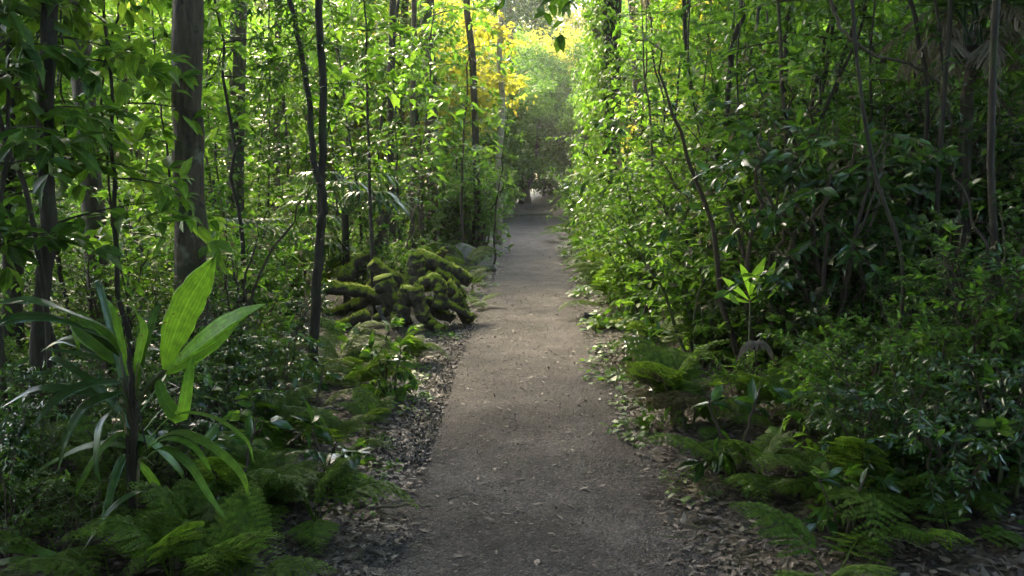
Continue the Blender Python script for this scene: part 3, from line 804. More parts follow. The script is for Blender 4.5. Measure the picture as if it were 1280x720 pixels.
# forked tree that closes the view at the end of the path
p = at(655, 262, 50)
endt = hero_tree([(640, 120), (648, 190), (655, 235), (656, 262)], 50, 11, 'bark_brown', 'forked brown trunk closing the view at the far end of the path', h=14, crown='dark', cr=(4.5, 3.4), seed=22)
mb = MB(); z0 = gzf(p.x, p.y)
l = smooth_line([np.array(at(656, 240, 50)) - np.array(endt.location), np.array(at(668, 205, 50)) - np.array(endt.location), np.array(at(676, 140, 50)) - np.array(endt.location)], 5, .02, 3)
tube(mb, l, np.linspace(.2, .12, len(l)), 9, .04); part('limb', mb.mesh('limb', M['bark_brown']), endt)

# palm with withered fronds hanging in the upper right
d = 6.6
base = at(1186, 470, d); base.z = gzf(base.x, base.y)
pr = thing('palm', 'tall slim palm with grey withered fronds hanging below its crown', 'palm', base)
PH = 2.72 - base.z
mb = MB(); tl = smooth_line([(0, 0, -.1), (.03, 0, PH * .33), (.0, 0, PH * .66), (.02, 0, PH)], 5, .004, 3); tube(mb, tl, np.linspace(.055, .045, len(tl)), 10, .04); part('trunk', mb.mesh('trunk', M['bark_brown']), pr)
for k in range(13):
    o = part('dead_frond', PFD[0], pr); o.location = (.02, 0, PH - .25 + .06 * (k % 4))
    o.rotation_euler = (random.uniform(-.4, .5), 0, k * 1.0 + .2); o.scale = [random.uniform(.45, .75)] * 3
for k in range(8):
    o = part('frond', PFR[k % 2], pr); o.location = (.02, 0, PH); o.rotation_euler = (random.uniform(.5, 1.1), 0, k * .8); o.scale = [1.0] * 3

# hanging vines
def vine(pts, r, label, leafm=None, seed=0, L=.09, W=.05, nl=0, name='hanging_vine', mat='bark_dark', start=.3):
    rg = np.random.default_rng(seed); base = Vector(pts[-1]); l = smooth_line([Vector(q) - base for q in pts], 8, .01, seed)
    root = thing(name, label, 'vine', base)
    mb = MB(); tube(mb, l, r, 6, .08, seed=seed); part('stem', mb.mesh('vine_stem', M[mat]), root)
    if nl:
        ml = MB()
        for k in range(nl):
            i = rg.integers(int(len(l) * start), len(l)); leafy_twig(rg, ml, l[i], rand_dir(rg, 1, -.3)[0], rg.uniform(.1, .3), 5, L, W, 'mid', .6, .5, 2)
        part('foliage', ml.mesh('vine_foliage', M[leafm]), root)
    return root


vine([at(940, -160, 9), at(930, 0, 9), at(915, 60, 9), at(908, 150, 9), at(896, 200, 9.1), at(900, 300, 9.2)], .03, 'thick twisting vine hung with dark leaves above the bright bank', 'leaf_dark', 1, nl=34)
vine([at(680, -600, 4.6), at(690, -220, 4.5), at(720, -80, 4.4), at(717, -22, 4.4)], .006, 'leafy sprig hanging from above over the middle of the path', 'leaf_mid', 2, .11, .055, 9, start=.88)
vine([at(672, -500, 5.2), at(655, -100, 5.2), at(657, -22, 5.2)], .005, 'smaller leafy sprig hanging at the top, left of the larger one', 'leaf_light', 3, .1, .05, 4, start=.9)
vine([at(75, -200, 5.0), at(76, 0, 5.0), at(78, 130, 5.0), at(82, 205, 5.0)], .006, 'thin dark vine dangling beside the black trunk', 'leaf_mid', 4, .1, .05, 5)
vine([at(150, -150, 5.6), at(146, 20, 5.6), at(128, 110, 5.6), at(140, 260, 5.7), at(166, 410, 5.8)], .008, 'thin dark vine looping down between the leaning brown trunk and the grey one', 'leaf_mid', 5, .11, .055, 10)
vine([at(1010, -200, 6), at(1040, 0, 6), at(1075, 60, 6), at(1165, 95, 6.3), at(1190, 160, 6.4)], .013, 'bare arching vine sweeping down to the withered palm', None, 6, mat='bark_brown')

# branches with broad leaves reaching in at the upper left
def branch(name, p0, p1, label, leafm, L, W, n, seed, r=.012):
    rg = np.random.default_rng(seed); p0, p1 = Vector(p0), Vector(p1)
    v = p1 - p0; l = smooth_line([Vector((0, 0, 0)), v * .5 + Vector((0, 0, .12)), v], 8, .006, seed)
    root = thing(name, label, 'branch', p0)
    mb = MB(); tube(mb, l, np.linspace(r, .004, len(l)), 6); ml = MB()
    for k in range(n):
        i = int(len(l) * (.2 + .8 * (k + .5) / n)); i = min(i, len(l) - 1)
        dr = nrm(nrm(np.array(v)) * .7 + rand_dir(rg, 1, 0)[0] * .9); ln = rg.uniform(.2, .5)
        P = leafy_twig(rg, ml, l[i], dr, ln, 6, L, W, 'mid', .5, .4); tube(mb, np.concatenate([l[i][None], P[::2]]), .004, 4, cap=False)
    part('stem', mb.mesh('branch_stem', M['bark_dark']), root); part('foliage', ml.mesh('branch_foliage', M[leafm]), root)
    return root


def spray_sapling(px, py, d, h, leafm, label, L, W, n, seed, tw=1.0, low=.35):
    p = at(px, py, d); ms, ml = make_sapling(seed, h, L, W, n, 'mid', lean=.25, low=low, tw=tw, nl=7, droop=.55, flat=.35)
    root = thing('sapling', label, 'sapling', (p.x, p.y, gzf(p.x, p.y)))
    part('stem', ms.mesh('sapling_stem', M['bark_dark']), root); part('foliage', ml.mesh('sapling_foliage', M[leafm]), root)


spray_sapling(95, 470, 4.9, 3.4, 'leaf_mid', 'broad-leaved sapling spreading large green leaves beside the black trunk', .19, .085, 15, 301, .85, .4)
spray_sapling(170, 470, 5.4, 3.6, 'leaf_light', 'broad-leaved sapling hanging its leaves across the gap by the grey trunk', .16, .07, 13, 302, .8, .5)
spray_sapling(15, 470, 4.4, 3.2, 'leaf_dark', 'dark broad-leaved sapling crowding the edge behind the leafy seedling palm', .19, .085, 14, 303, .8, .4)
spray_sapling(310, 430, 7.6, 4.4, 'leaf_light', 'sapling with drooping bright leaves between the grey trunk and the twin sapling', .2, .085, 12, 304, 1.0, .6)
spray_sapling(619, 335, 15.5, 3.0, 'leaf_light', 'wiry young sapling at the path edge just in front of the pale slender trunk', .1, .045, 10, 306, .5, .55)
spray_sapling(470, 400, 9.5, 4.6, 'leaf_light', 'sapling with bright translucent leaves above the mossy snag', .18, .085, 12, 305, 1.0, .6)

# ------------------------------------------------------------------ mossy log pile, snag, rock, verge log
def log(pix, d, w0, w1, label, mat='moss_wood', name='mossy_log', seed=0, cat='log', dd=0.0, rough=.16):
    n = len(pix); pts = [at(px, py, d + dd * i / (n - 1)) for i, (px, py) in enumerate(pix)]
    pts = [Vector((q.x, q.y, max(q.z, gzf(q.x, q.y) + .02))) for q in pts]
    b = pts[0].copy(); l = smooth_line([q - b for q in pts], 8, .005, seed)
    s = np.linspace(0, 1, len(l)); r = (w0 + (w1 - w0) * s) * .6 * d / F_PX
    r = r * (1 + .07 * np.sin(s * 11 + seed) + .05 * np.sin(s * 23 + 2 * seed))
    mb = MB(); tube(mb, l, r, 16, rough, seed=seed)
    me = mb.mesh(name, M[mat]); rg = np.random.default_rng(seed)
    o = single(name, me, label, cat, b)
    if mat == 'moss_wood':
        ml = MB(); k = 500
        i = rg.integers(0, len(l), k); a = rg.uniform(-1.1, 1.1, k)
        tg = nrm(np.gradient(l, axis=0))[i]; sd = nrm(np.cross(tg, (0, 0, 1.0)) + 1e-5); up = np.cross(sd, tg)
        P = l[i] + (sd * np.sin(a)[:, None] + up * np.cos(a)[:, None]) * (r[i] * .97)[:, None]
        leaves(ml, P, nrm(rg.normal(0, 1, (k, 3)) + (0, 0, .5)), nrm(rg.normal(0, 1, (k, 3))), rg.uniform(.012, .026, k), .012, 'far')
        part('moss', ml.mesh('moss_tufts', M['moss']), o)
    return o


M['moss'] = leaf_mat('moss', (.11, .16, .012), (.18, .24, .02), (.27, .33, .03), (.2, .28, .03), rough=.8, tfac=.3, spec=.1, vein=0)
PILE = 'mossy logs and roots heaped beside the path'
D0 = 9.3
for args in [
    ([(408, 358), (436, 362), (460, 366), (482, 378)], D0 - .1, 15, 13, 'mossy log stretching out level at the outer end of the pile, bright green on top'),
    ([(478, 346), (485, 366), (495, 388), (506, 408)], D0 - .3, 23, 17, 'stout mossy root leaning down in the middle of the pile'),
    ([(510, 358), (504, 380), (497, 408)], D0 - .55, 13, 20, 'upright mossy root flaring to the ground in front of the pile'),
    ([(518, 360), (526, 386), (536, 404), (556, 416)], D0 - .6, 17, 12, 'mossy root curving down towards the path and the ferns'),
    ([(519, 318), (521, 338), (524, 362)], D0 + .2, 17, 20, 'mossy stub standing upright at the top of the pile'),
    ([(520, 322), (545, 330), (566, 340), (588, 352)], D0 + .45, 20, 14, 'thick dark log at the back of the pile sloping towards the path'),
    ([(519, 366), (530, 354), (544, 351), (550, 362), (550, 384)], D0 - .25, 13, 17, 'short bent log arched over a dark hollow'),
    ([(410, 414), (430, 406), (460, 393)], D0 - .6, 10, 14, 'low grey-green log lying in front of the outer end of the pile'),
    ([(464, 328), (485, 342), (512, 360)], D0 + .15, 14, 12, 'mossy log wedged between the snag and the middle of the pile'),
    ([(556, 356), (572, 374), (586, 404)], D0 + .05, 16, 13, 'dark mossy root next to the path edge'),
    ([(404, 396), (428, 388), (452, 372), (470, 352)], D0 + .3, 9, 12, 'long thin mossy limb running up towards the snag'),
    ([(500, 350), (520, 344), (548, 322), (556, 312)], D0 + .55, 9, 7, 'thin mossy limb pointing up out of the back of the pile'),
    ([(470, 400), (492, 384), (520, 376), (560, 380), (592, 398)], D0 - .15, 9, 8, 'long tangled mossy root winding across the front towards the path'),
    ([(546, 340), (566, 352), (578, 372)], D0 + .35, 10, 9, 'slim mossy limb tucked beneath the thick back log'),
    ([(440, 384), (462, 372), (480, 360)], D0 + .25, 12, 16, 'dark mossy log half hidden under the level log'),
    ([(535, 378), (548, 392), (566, 398)], D0 - .1, 12, 10, 'short mossy root low under the arched log'),
]:
    o = log(args[0], args[1], args[2], args[3], args[4], seed=len(bpy.data.objects) % 97); o['group'] = PILE
o = log([(473, 382), (479, 398), (486, 415)], D0 - .75, 5, 4, 'bare grey stick propped against the mossy log pile', 'dead_wood', 'stick', 7, 'stick')
o = log([(424, 352), (446, 334), (464, 314), (476, 286), (482, 258)], D0 + 1.0, 22, 11, 'tall broken snag, mossy and curved, leaning up behind the log pile', 'moss_wood', 'mossy_snag', 12, 'snag')
o = log([(742, 421), (765, 419), (800, 424), (840, 428)], 8.8, 11, 13, 'dark broken log end poking out of the leaf litter on the verge', 'moss_wood', 'fallen_log', 9, 'log')
o = log([(737, 402), (733, 393), (750, 404), (790, 396)], 9.6, 4, 3, 'thin curved root sticking up beside the fallen log end', 'dead_wood', 'root', 10, 'root')
o = log([(640, 271), (660, 271), (690, 270)], 40, 3.5, 3.5, 'timber edging laid across the far shaded stretch of path as a step', 'dead_wood', 'log_step', 3, 'step', rough=.03)
for k, (px, py, d, ln, a, lab) in enumerate([(370, 470, 6.6, .9, .4, 'bare grey fallen branch among the ferns near the twin sapling'), (440, 420, 8.4, .8, 2.9, 'pale fallen branch in front of the mossy log pile'),
                                           (300, 560, 4.8, .8, .6, 'thin dead stick lying among the ferns behind the seedling palm'), (905, 330, 7.5, .9, 2.6, 'bleached stick leaning in the bank shrubs above the bright palm seedling'),
                                           (1010, 690, 3.5, .5, 1.1, 'short grey stick on the leaf litter of the right verge'), (560, 640, 3.9, .1, 1.0, 'short twig lying on the path'), (470, 655, 3.75, .3, .2, 'thin twig lying on the left path edge')]):
    p = at(px, py, d); z = gzf(p.x, p.y) + (.5 if k == 3 else .03)
    rg = np.random.default_rng(k); v = Vector((math.cos(a), math.sin(a) * .5, .12 if k < 4 else .0)) * ln
    mb = MB(); l = smooth_line([Vector((0, 0, 0)), v * .5 + Vector((0, 0, .04 * ln)), v], 5, .008 * ln, k); tube(mb, l, np.linspace(.014, .006, len(l)) * (.5 + ln * .6), 6, .1)
    if k < 4:
        for q in range(3): tube(mb, smooth_line([l[3 + 2 * q], l[3 + 2 * q] + rg.normal(0, .12, 3), l[3 + 2 * q] + rg.normal(0, .2, 3) + np.array((0, 0, .1))], 3), .004, 4)
    single('fallen_branch' if k in (0, 1) else 'stick', mb.mesh('stick', M['dead_wood']), lab, 'stick', (p.x, p.y, z))


def rock(px, py, d, size, label, seed):
    p = at(px, py, d); bm_v = []
    rg = np.random.default_rng(seed); n1, n2 = 14, 10
    th = np.linspace(0, 2 * PI, n1, endpoint=False); ph = np.linspace(.05, PI - .05, n2)
    T, Pp = np.meshgrid(th, ph); d3 = np.stack([np.cos(T) * np.sin(Pp), np.sin(T) * np.sin(Pp), np.cos(Pp)], -1).reshape(-1, 3)
    k = rg.normal(size=(7, 3)); k = nrm(k)
    rad = np.min(np.stack([1 / np.maximum(d3 @ q, .55) * rg.uniform(.7, 1) for q in k]), 0)
    v = d3 * rad[:, None] * np.array(size)
    i = np.arange(n2 - 1)[:, None] * n1; j = np.arange(n1)[None]; j2 = (j + 1) % n1
    mb = MB(); mb.add(v, [np.stack([i + j, i + n1 + j, i + n1 + j2, i + j2], -1).reshape(-1, 4), np.arange(n1)[None], np.arange(n1)[None, ::-1] + (n2 - 1) * n1])
    single('rock', mb.mesh('rock', M['rock'], False), label, 'rock', (p.x, p.y, gzf(p.x, p.y) + size[2] * .3))


rock(584, 310, 17, (.34, .4, .26), 'grey boulder with dark hollows behind the log pile', 1)
rock(606, 330, 15.5, (.16, .2, .12), 'small grey stone half hidden beside the boulder', 2)


# ------------------------------------------------------------------ the broad-leaved palm seedling in the left foreground
def blade(mb, pts, width, prof, pleats=5, up=(0, 0, 1), amp=.1, n=16, fold=.15, kite=None):
    l = smooth_line(pts, 5); t = np.linspace(0, 1, len(l))
    tg = nrm(np.gradient(l, axis=0)); side = nrm(np.cross(tg, np.asarray(up, float))); nn = np.cross(side, tg)
    m = pleats * 2 + 1; u = np.linspace(-1, 1, m); w = np.interp(t, *prof) * width * .5
    rgb = np.random.default_rng(int(abs(l[-1][0]) * 9999) % 977); w = w * (1 + rgb.normal(0, .03, len(w)) + .0 * t)
    zig = np.where(np.arange(m) % 2, 1, -1) * amp
    jag = np.where(np.arange(m) % 2, 1.0, 0.0)[None] * np.clip((t - .55) / .45, 0, 1)[:, None] ** 2 * rgb.uniform(.0, .12, m)[None] * np.linalg.norm(l[-1] - l[0])
    v = l[:, None] - tg[:, None] * jag[..., None] + side[:, None] * (u[None] * w[:, None])[..., None] + nn[:, None] * ((zig[None] * np.minimum(1, w / (width * .3))[:, None] * width * .5 + fold * np.abs(u)[None] * w[:, None]))[..., None]
    i = np.arange(len(l) - 1)[:, None] * m + np.arange(m - 1)[None]
    mb.add(v.reshape(-1, 3), [np.stack([i, i + 1, i + m + 1, i + m], -1).reshape(-1, 4)], np.stack([np.tile(u * .5 + .5, len(l)), np.repeat(t, m)], 1))


PROF_L = ([0, .12, .35, .55, .75, .9, 1], [.1, .42, .9, 1, .74, .36, .02])
PROF_S = ([0, .1, .4, .75, 1], [.2, .7, 1, .7, .05])
d = 3.2
sb = at(166, 700, d); sb.z = gzf(sb.x, sb.y)
sp_ = thing('palm_seedling', 'big broad-leaved palm seedling with pleated bright green leaves in the near left', 'palm', sb)
Lp = lambda px, py, dd=0.0: at(px, py, d + dd) - sb
mb = MB(); l = smooth_line([Vector((0, 0, -.1)), Lp(165, 640), Lp(167, 540), Lp(164, 470), Lp(160, 435)], 5, .003, 2)
tube(mb, l, np.interp(np.linspace(0, 1, len(l)), [0, .4, .7, 1], [.019, .018, .013, .006]), 10, .12); part('stem', mb.mesh('stem', M['bark_dark']), sp_)
for k in range(9):
    a0 = k * 2.4; z0 = .35 + .055 * k; b = MB()
    o = Vector((math.cos(a0), math.sin(a0) * .8, 0)); c0 = Lp(166, 600) * (1 - k / 9) + Lp(163, 470) * (k / 9)
    blade(b, [c0 + o * .014 + Vector((0, 0, -.1)), c0 + o * .022, c0 + o * .04 + Vector((0, 0, .1)), c0 + o * .1 + Vector((0, 0, .06 - .1 * (k % 3)))], .032, ([0, .3, .7, 1], [.9, 1, .5, .1]), 2, tuple(-o), n=8)
    part('leaf_sheath', b.mesh('leaf_sheath', M['brown_leaf' if k % 4 == 0 else 'bark_dark']), sp_)
for nm, pts, wd, prof, pl, mt, up in [
    ('leaf', [(205, 462, -.02), (214, 430, -.03), (232, 385, -.06), (252, 350, -.1), (270, 320, -.14)], .128, PROF_L, 7, 'young_palm', (.25, -1, .15)),
    ('leaf', [(208, 462, 0), (236, 438, -.05), (268, 412, -.12), (300, 393, -.2), (331, 380, -.26)], .082, PROF_L, 5, 'young_palm', (.1, -.8, .6)),
    ('leaf', [(206, 466, .02), (238, 446, .04), (268, 428, .06), (300, 402, .08)], .085, PROF_S, 4, 'young_palm', (.1, -.8, .6)),
    ('leaf', [(196, 470, .03), (206, 500, -.05), (226, 520, -.12), (236, 470, -.08), (242, 440, -.05)], .06, PROF_S, 4, 'young_palm', (.6, -.8, .1)),
    ('leaf', [(150, 440, .05), (128, 412, -.06), (88, 392, -.2), (40, 376, -.32), (-12, 380, -.4)], .1, PROF_L, 4, 'palm_leaf', (0, -.35, 1)),
    ('leaf', [(150, 446, .05), (120, 420, -.1), (70, 400, -.25), (24, 398, -.36), (-20, 412, -.42)], .11, PROF_L, 5, 'palm_leaf', (0, -.4, 1)),
    ('leaf', [(152, 452, .08), (134, 436, .1), (106, 412, .16), (96, 400, .2), (98, 440, .18)], .1, PROF_S, 4, 'leaf_mid', (.3, -1, .3)),
    ('leaf', [(156, 456, .1), (120, 436, .2), (84, 424, .3), (50, 440, .4)], .09, PROF_L, 4, 'palm_leaf', (0, -.3, 1)),
    ('leaf', [(160, 460, .1), (118, 446, .1), (70, 438, .05), (50, 436, 0)], .04, PROF_S, 3, 'palm_leaf', (0, -.2, 1)),
    ('leaf', [(170, 452, .1), (188, 436, .2), (226, 446, .3), (262, 452, .4)], .06, PROF_S, 3, 'palm_leaf', (0, -.2, 1)),
    ('leaf', [(160, 470, .06), (150, 420, .1), (142, 390, .14), (132, 372, .2)], .035, PROF_S, 3, 'young_palm', (.2, -1, .1)),
    ('leaf', [(168, 470, .06), (176, 430, .1), (180, 410, .12), (170, 390, .14)], .04, PROF_S, 3, 'young_palm', (.2, -1, .1)),
    ('leaf', [(150, 478, -.05), (110, 480, -.15), (70, 500, -.25), (40, 535, -.3)], .07, PROF_S, 4, 'palm_leaf', (0, -.4, 1)),
    ('leaf', [(152, 490, -.05), (110, 505, -.12), (84, 545, -.2), (72, 590, -.22)], .06, PROF_S, 4, 'palm_leaf', (-.3, -.7, .6)),
    ('leaf', [(150, 500, .05), (110, 490, .1), (50, 485, .1), (0, 510, .1)], .065, PROF_S, 4, 'palm_leaf', (0, -.3, 1)),
    ('leaf', [(150, 505, .0), (126, 530, -.1), (120, 580, -.15), (128, 610, -.15)], .05, PROF_S, 3, 'palm_leaf', (-.5, -.8, .2)),
]:
    b = MB(); blade(b, [Lp(*q) for q in pts], wd, prof, pl, up, n=16); part(nm, b.mesh('pleated_leaf', M[mt]), sp_)
    st = MB(); q0 = Lp(*pts[0]); tube(st, smooth_line([Lp(163, 520), (Lp(163, 520) + q0) * .5 + Vector((0, .0, .02)), q0], 5), .006, 6); part('leaf_stalk', st.mesh('leaf_stalk', M['stem_green']), sp_)
for k, (x1, y1, dd) in enumerate([(120, 350, .25), (200, 380, .3), (60, 450, .2), (95, 620, -.1), (230, 600, .1), (40, 600, .2), (130, 660, -.2), (220, 660, .15)]):
    q0 = Lp(162, 520 + 8 * k); q1 = Lp(x1, y1, dd); mid = (q0 + q1) * .5 + Vector((0, 0, .07))
    b = MB(); blade(b, [q0, q0 * .65 + mid * .4, mid * 1.0, q1 * .8 + mid * .2 + Vector((0, 0, .02)), q1], .04, PROF_S, 3, (.1, -.5, .8)); part('leaf', b.mesh('pleated_leaf', M[('palm_leaf', 'leaf_mid')[k % 2]]), sp_)
# narrow grassy leaflets arching to the right and a drooping one
for pts, wd, mt in [([(178, 560, 0), (215, 520, -.1), (262, 520, -.2), (306, 548, -.28), (318, 580, -.3)], .022, 'leaf_light'), ([(178, 560, 0), (220, 540, -.08), (262, 556, -.14), (300, 590, -.18), (312, 625, -.2)], .045, 'leaf_light'),
                    ([(178, 565, 0), (210, 548, -.1), (244, 560, -.16), (270, 600, -.2)], .035, 'leaf_light'), ([(178, 575, 0), (205, 560, -.1), (236, 580, -.18), (262, 620, -.2), (290, 660, -.2)], .04, 'leaf_mid'),
                    ([(190, 616, -.02), (168, 616, -.14), (136, 640, -.24), (102, 690, -.28)], .035, 'palm_leaf'), ([(178, 540, .1), (210, 505, .1), (250, 495, .1), (300, 510, .1)], .018, 'leaf_mid'),
                    ([(172, 520, .1), (205, 478, .15), (250, 470, .2), (284, 490, .25)], .018, 'leaf_mid')]:
    b = MB(); blade(b, [Lp(*q) for q in pts], wd, PROF_S, 2, (0, -.3, 1), n=12); part('leaflet', b.mesh('leaflet', M[mt]), sp_)
# lower-left corner leaf
p0 = at(-10, 712, 2.95); p0.z = gzf(p0.x, p0.y)
low = thing('seedling', 'low seedling whose long leaves show in the bottom left corner', 'seedling', p0)
for pts in ([(-20, 690), (20, 686), (60, 692), (110, 716)], [(-30, 712), (20, 700), (60, 712), (90, 735)]):
    b = MB(); blade(b, [at(px, py, 2.95) - p0 for px, py in pts], .05, PROF_S, 2, (0, -.3, 1)); part('leaf', b.mesh('long_leaf', M['herb']), low)
b = MB(); tube(b, [Vector((0, 0, -.03)), at(-20, 690, 2.95) - p0], .006, 6); part('stem', b.mesh('stem', M['stem_green']), low)

# bright palm seedling on the right bank
d = 5.7; pb = at(938, 410, d); pb.z = gzf(pb.x, pb.y)
bs = thing('palm_seedling', 'small palm seedling with upright glowing yellow-green leaflets on the right bank', 'palm', pb)
for pts, wd in [([(938, 372), (942, 350), (950, 335), (958, 320)], .065), ([(938, 372), (934, 352), (930, 340), (925, 329)], .055), ([(938, 374), (952, 358), (962, 343), (970, 326)], .06),
                ([(936, 375), (922, 362), (912, 354), (902, 346)], .05), ([(938, 378), (955, 372), (968, 360), (978, 352)], .05), ([(936, 378), (920, 374), (905, 368), (893, 366)], .04)]:
    b = MB(); blade(b, [at(px, py, d) - pb for px, py in pts], wd, PROF_L, 3, (.1, -1, .3)); part('leaflet', b.mesh('leaflet', M['young_palm']), bs)
b = MB(); tube(b, [Vector((0, 0, -.05)), at(938, 374, d) - pb], .007, 6); part('stem', b.mesh('stem', M['stem_green']), bs)


def fan(px, py, d, r, n, label, mt, name, half=1.7, droop=.5):
    p = at(px, py, d); base = Vector((p.x, p.y, gzf(p.x, p.y)))
    root = thing(name, label, 'palm', base)
    hub = p - base
    b = MB(); tube(b, smooth_line([Vector((0, 0, -.03)), hub * .5 + Vector((.02, 0, 0)), hub], 4), .005, 6); part('stalk', b.mesh('stalk', M['stem_brown']), root)
    b = MB(); rg = np.random.default_rng(int(px))
    for k in range(n):
        a = -half + 2 * half * k / (n - 1) + PI / 2
        v = Vector((math.cos(a), -.35, math.sin(a) * .55 - .1)) * r * rg.uniform(.85, 1.1)
        blade(b, [hub, hub + v * .5 + Vector((0, 0, .03)), hub + v + Vector((0, 0, -droop * r))], .062 * r / .2, PROF_S, 1, (0, -.6, 1))
    part('fan_leaf', b.mesh('fan_leaf', M[mt]), root)


fan(944, 437, 5.0, .12, 11, 'withered pale fan leaf on a thin stalk above the fern on the right bank', 'dead_leaf', 'withered_fan_palm', 1.6)
for k, (px, py, d, lab) in enumerate([(430, 225, 10.5, 'fan palm with silvery drooping leaves behind the twin-stemmed sapling'), (365, 280, 10.8, 'low fan palm with silvery drooping leaves left of the twin-stemmed sapling')]):
    p = at(px, py, d); fr = thing('fan_palm', lab, 'palm', (p.x, p.y, gzf(p.x, p.y))); hz = p.z - gzf(p.x, p.y)
    b = MB(); tube(b, [(0, 0, -.1), (0, 0, max(.2, hz - .45))], .05, 8, .05); part('trunk', b.mesh('trunk', M['bark_dark']), fr)
    for q in range(9):
        b = MB(); a0 = q * 2.4; hub = np.array((math.cos(a0) * .45, math.sin(a0) * .45, hz - .3 + .12 * (q % 4)))
        tube(b, smooth_line([(0, 0, max(.15, hz - .5)), hub * (.5, .5, 1) + (0, 0, .0), hub], 4), .008, 5)
        for s in range(15):
            aa = a0 - 1.9 + 3.8 * s / 14; v = np.array((math.cos(aa), math.sin(aa), .1)) * random.uniform(.42, .55)
            blade(b, [hub, hub + v * .55, hub + v + np.array((0, 0, -.22))], .042, PROF_S, 1, (0, 0, 1), n=6)
        part('fan_leaf', b.mesh('fan_leaf', M['palm_leaf']), fr)

# ------------------------------------------------------------------ ferns
R = random.uniform
CLEAR = []   # (x, y, r): keep free


SIGHT = [(938, 5.7, 62, 400), (1185, 6.6, 75, 190), (944, 5.0, 40, 470), (775, 8.8, 50, 425), (500, 9.2, 95, 405), (166, 3.2, 40, 720), (430, 10.5, 50, 300), (235, 6.0, 20, 330)]   # keep the view to these open


def ok(x, y, r=.5, h=2.0):
    if y > .5 and r >= .3:
        px = VPX + F_PX * x / y; top = HORY - (h + gzf(x, y) - CAM_H) / y * F_PX
        for q, dd, wd, low in SIGHT:
            if y < dd - .1 and abs(px - q) < wd + 330 / y * min(1, h) and top < low: return False
    if abs(x - float(path_c(y))) < .78: return False
    return all((x - a) ** 2 + (y - b) ** 2 > (q + r) ** 2 for a, b, q in CLEAR)


CLEAR += [(at(500, 400, 9.0).x, 8.9, 1.0), (sb.x, sb.y, .15)]


def px_put(kind, px, py, sc, dd=0.0, label=None, **k):
    """stands where the ground shows at this photo pixel"""
    d = CAM_H / max((py - HORY) / F_PX, .02)
    for _ in range(6):
        p = at(px, py, d); e = p.z - gzf(p.x, p.y); d *= 1 + e / CAM_H * .9
    p = at(px, py, d)
    return kind.put(p.x, p.y, sc, label=label, **k)


for px, py, sc in [(290, 740, .8), (395, 655, .75), (330, 620, .7), (420, 580, .75), (350, 560, .8), (460, 545, .6), (395, 520, .8), (450, 500, .75), (330, 500, .8),
                   (490, 490, .6), (420, 470, .8), (500, 455, .7), (450, 450, .6), (330, 460, .8),
                   (240, 700, .7), (595, 385, .7), (590, 365, .8)]:
    px_put(random.choice(FERN), px, py, sc * R(.9, 1.1))
for px, py, sc in [(850, 530, .8), (885, 460, 1.0), (905, 435, .9), (950, 600, .6), (1040, 735, .7), (1090, 640, .65), (985, 530, .65), (880, 420, .9), (860, 460, .8), (900, 540, .6),
                   (760, 350, 1.1), (745, 335, 1.2), (730, 320, 1.4), (775, 365, 1.2), (800, 360, 1.3), (720, 310, 1.6), (800, 390, 1.0), (840, 400, 1.1), (1150, 600, .6), (1100, 540, .7), (705, 300, 1.6), (1190, 690, .6), (1020, 470, .8)]:
    px_put(random.choice(FERN), px, py, sc * R(.9, 1.1))
for k in range(34):
    y = R(9, 24); x = random.choice([-1, 1]) * R(.95, 3.5)
    if ok(x, y): random.choice(FERN).put(x, y, R(.9, 1.5))
for k in range(26):
    y = R(3.2, 8.6); x = -R(.98, min(.62 * y, 3.4))
    if ok(x, y, .1): random.choice(FERN).put(x, y, R(.55, .9))
for k in range(40):
    y = R(3.3, 13); x = R(1.02, min(.66 * y, 3.4))
    if ok(x, y, .1): random.choice(FERN).put(x, y, R(.5, .95))

ps = [('frond', (FBROWN if k % 3 else FROND[k % 2]), Matrix.Rotation(k * .62, 4, 'Z') @ Matrix.Rotation(R(.5, 1.1), 4, 'X') @ Matrix.Scale(R(1.0, 1.4), 4)) for k in range(11)]
px_put(Kind('fern', 'fern', '', 'ferns beside the path', ps), 842, 535, 1.0, label='big half-withered fern with brown hanging fronds on the right verge')
for px, py, sc in [(15, 660, .7), (75, 700, .7), (110, 640, .6), (30, 600, .75), (215, 735, .7), (140, 735, .6)]: px_put(random.choice(FERN), px, py, sc)
for px, py, sc in [(45, 640, .3), (100, 690, .22), (10, 700, .3), (225, 640, .22), (60, 570, .35)]: px_put(random.choice(SH['fine'] + SH['gloss']), px, py, sc)
# herbs on the verges
for px, py, sc in [(755, 470, 1.0), (775, 480, 1.1), (745, 455, .8), (800, 470, 1.1), (795, 540, .9), (780, 510, .7), (760, 440, .9), (820, 530, .8), (600, 372, .9), (590, 380, .8), (610, 358, .9), (850, 600, .5), (470, 600, .35), (800, 555, .6)]:
    px_put(random.choice(HERB), px, py, sc)
for k in range(26):
    y = R(3.4, 9); s = random.choice((-1, 1)); random.choice(HERB).put(float(path_c(y)) + s * R(.8, 1.15), y, R(.35, .75))
for k in range(75):
    y = 8.5 + 22 * R(0, 1) ** 1.5; s = 1 if k % 5 < 3 else -1
    x = float(path_c(y)) + s * (R(.76, 1.5))
    if ok(x, y, .1) and (s > 0 or y > 10): random.choice(HERB).put(x, y, R(.8, 1.5))

# seedlings on the right bank's litter
for k in range(85):
    y = R(3.2, 8.5); x = R(.95, min(.66 * y, 3.8))
    if abs(VPX + F_PX * x / y - 940) > 55 or y > 5.8 or y < 4.2: random.choice(SEED).put(x, y, R(.5, 1.3))
for k in range(50):
    y = R(3.4, 8.5); x = -R(.95, .66 * y)
    if ok(x, y, .2): random.choice(SEED).put(x, y, R(.7, 1.3))


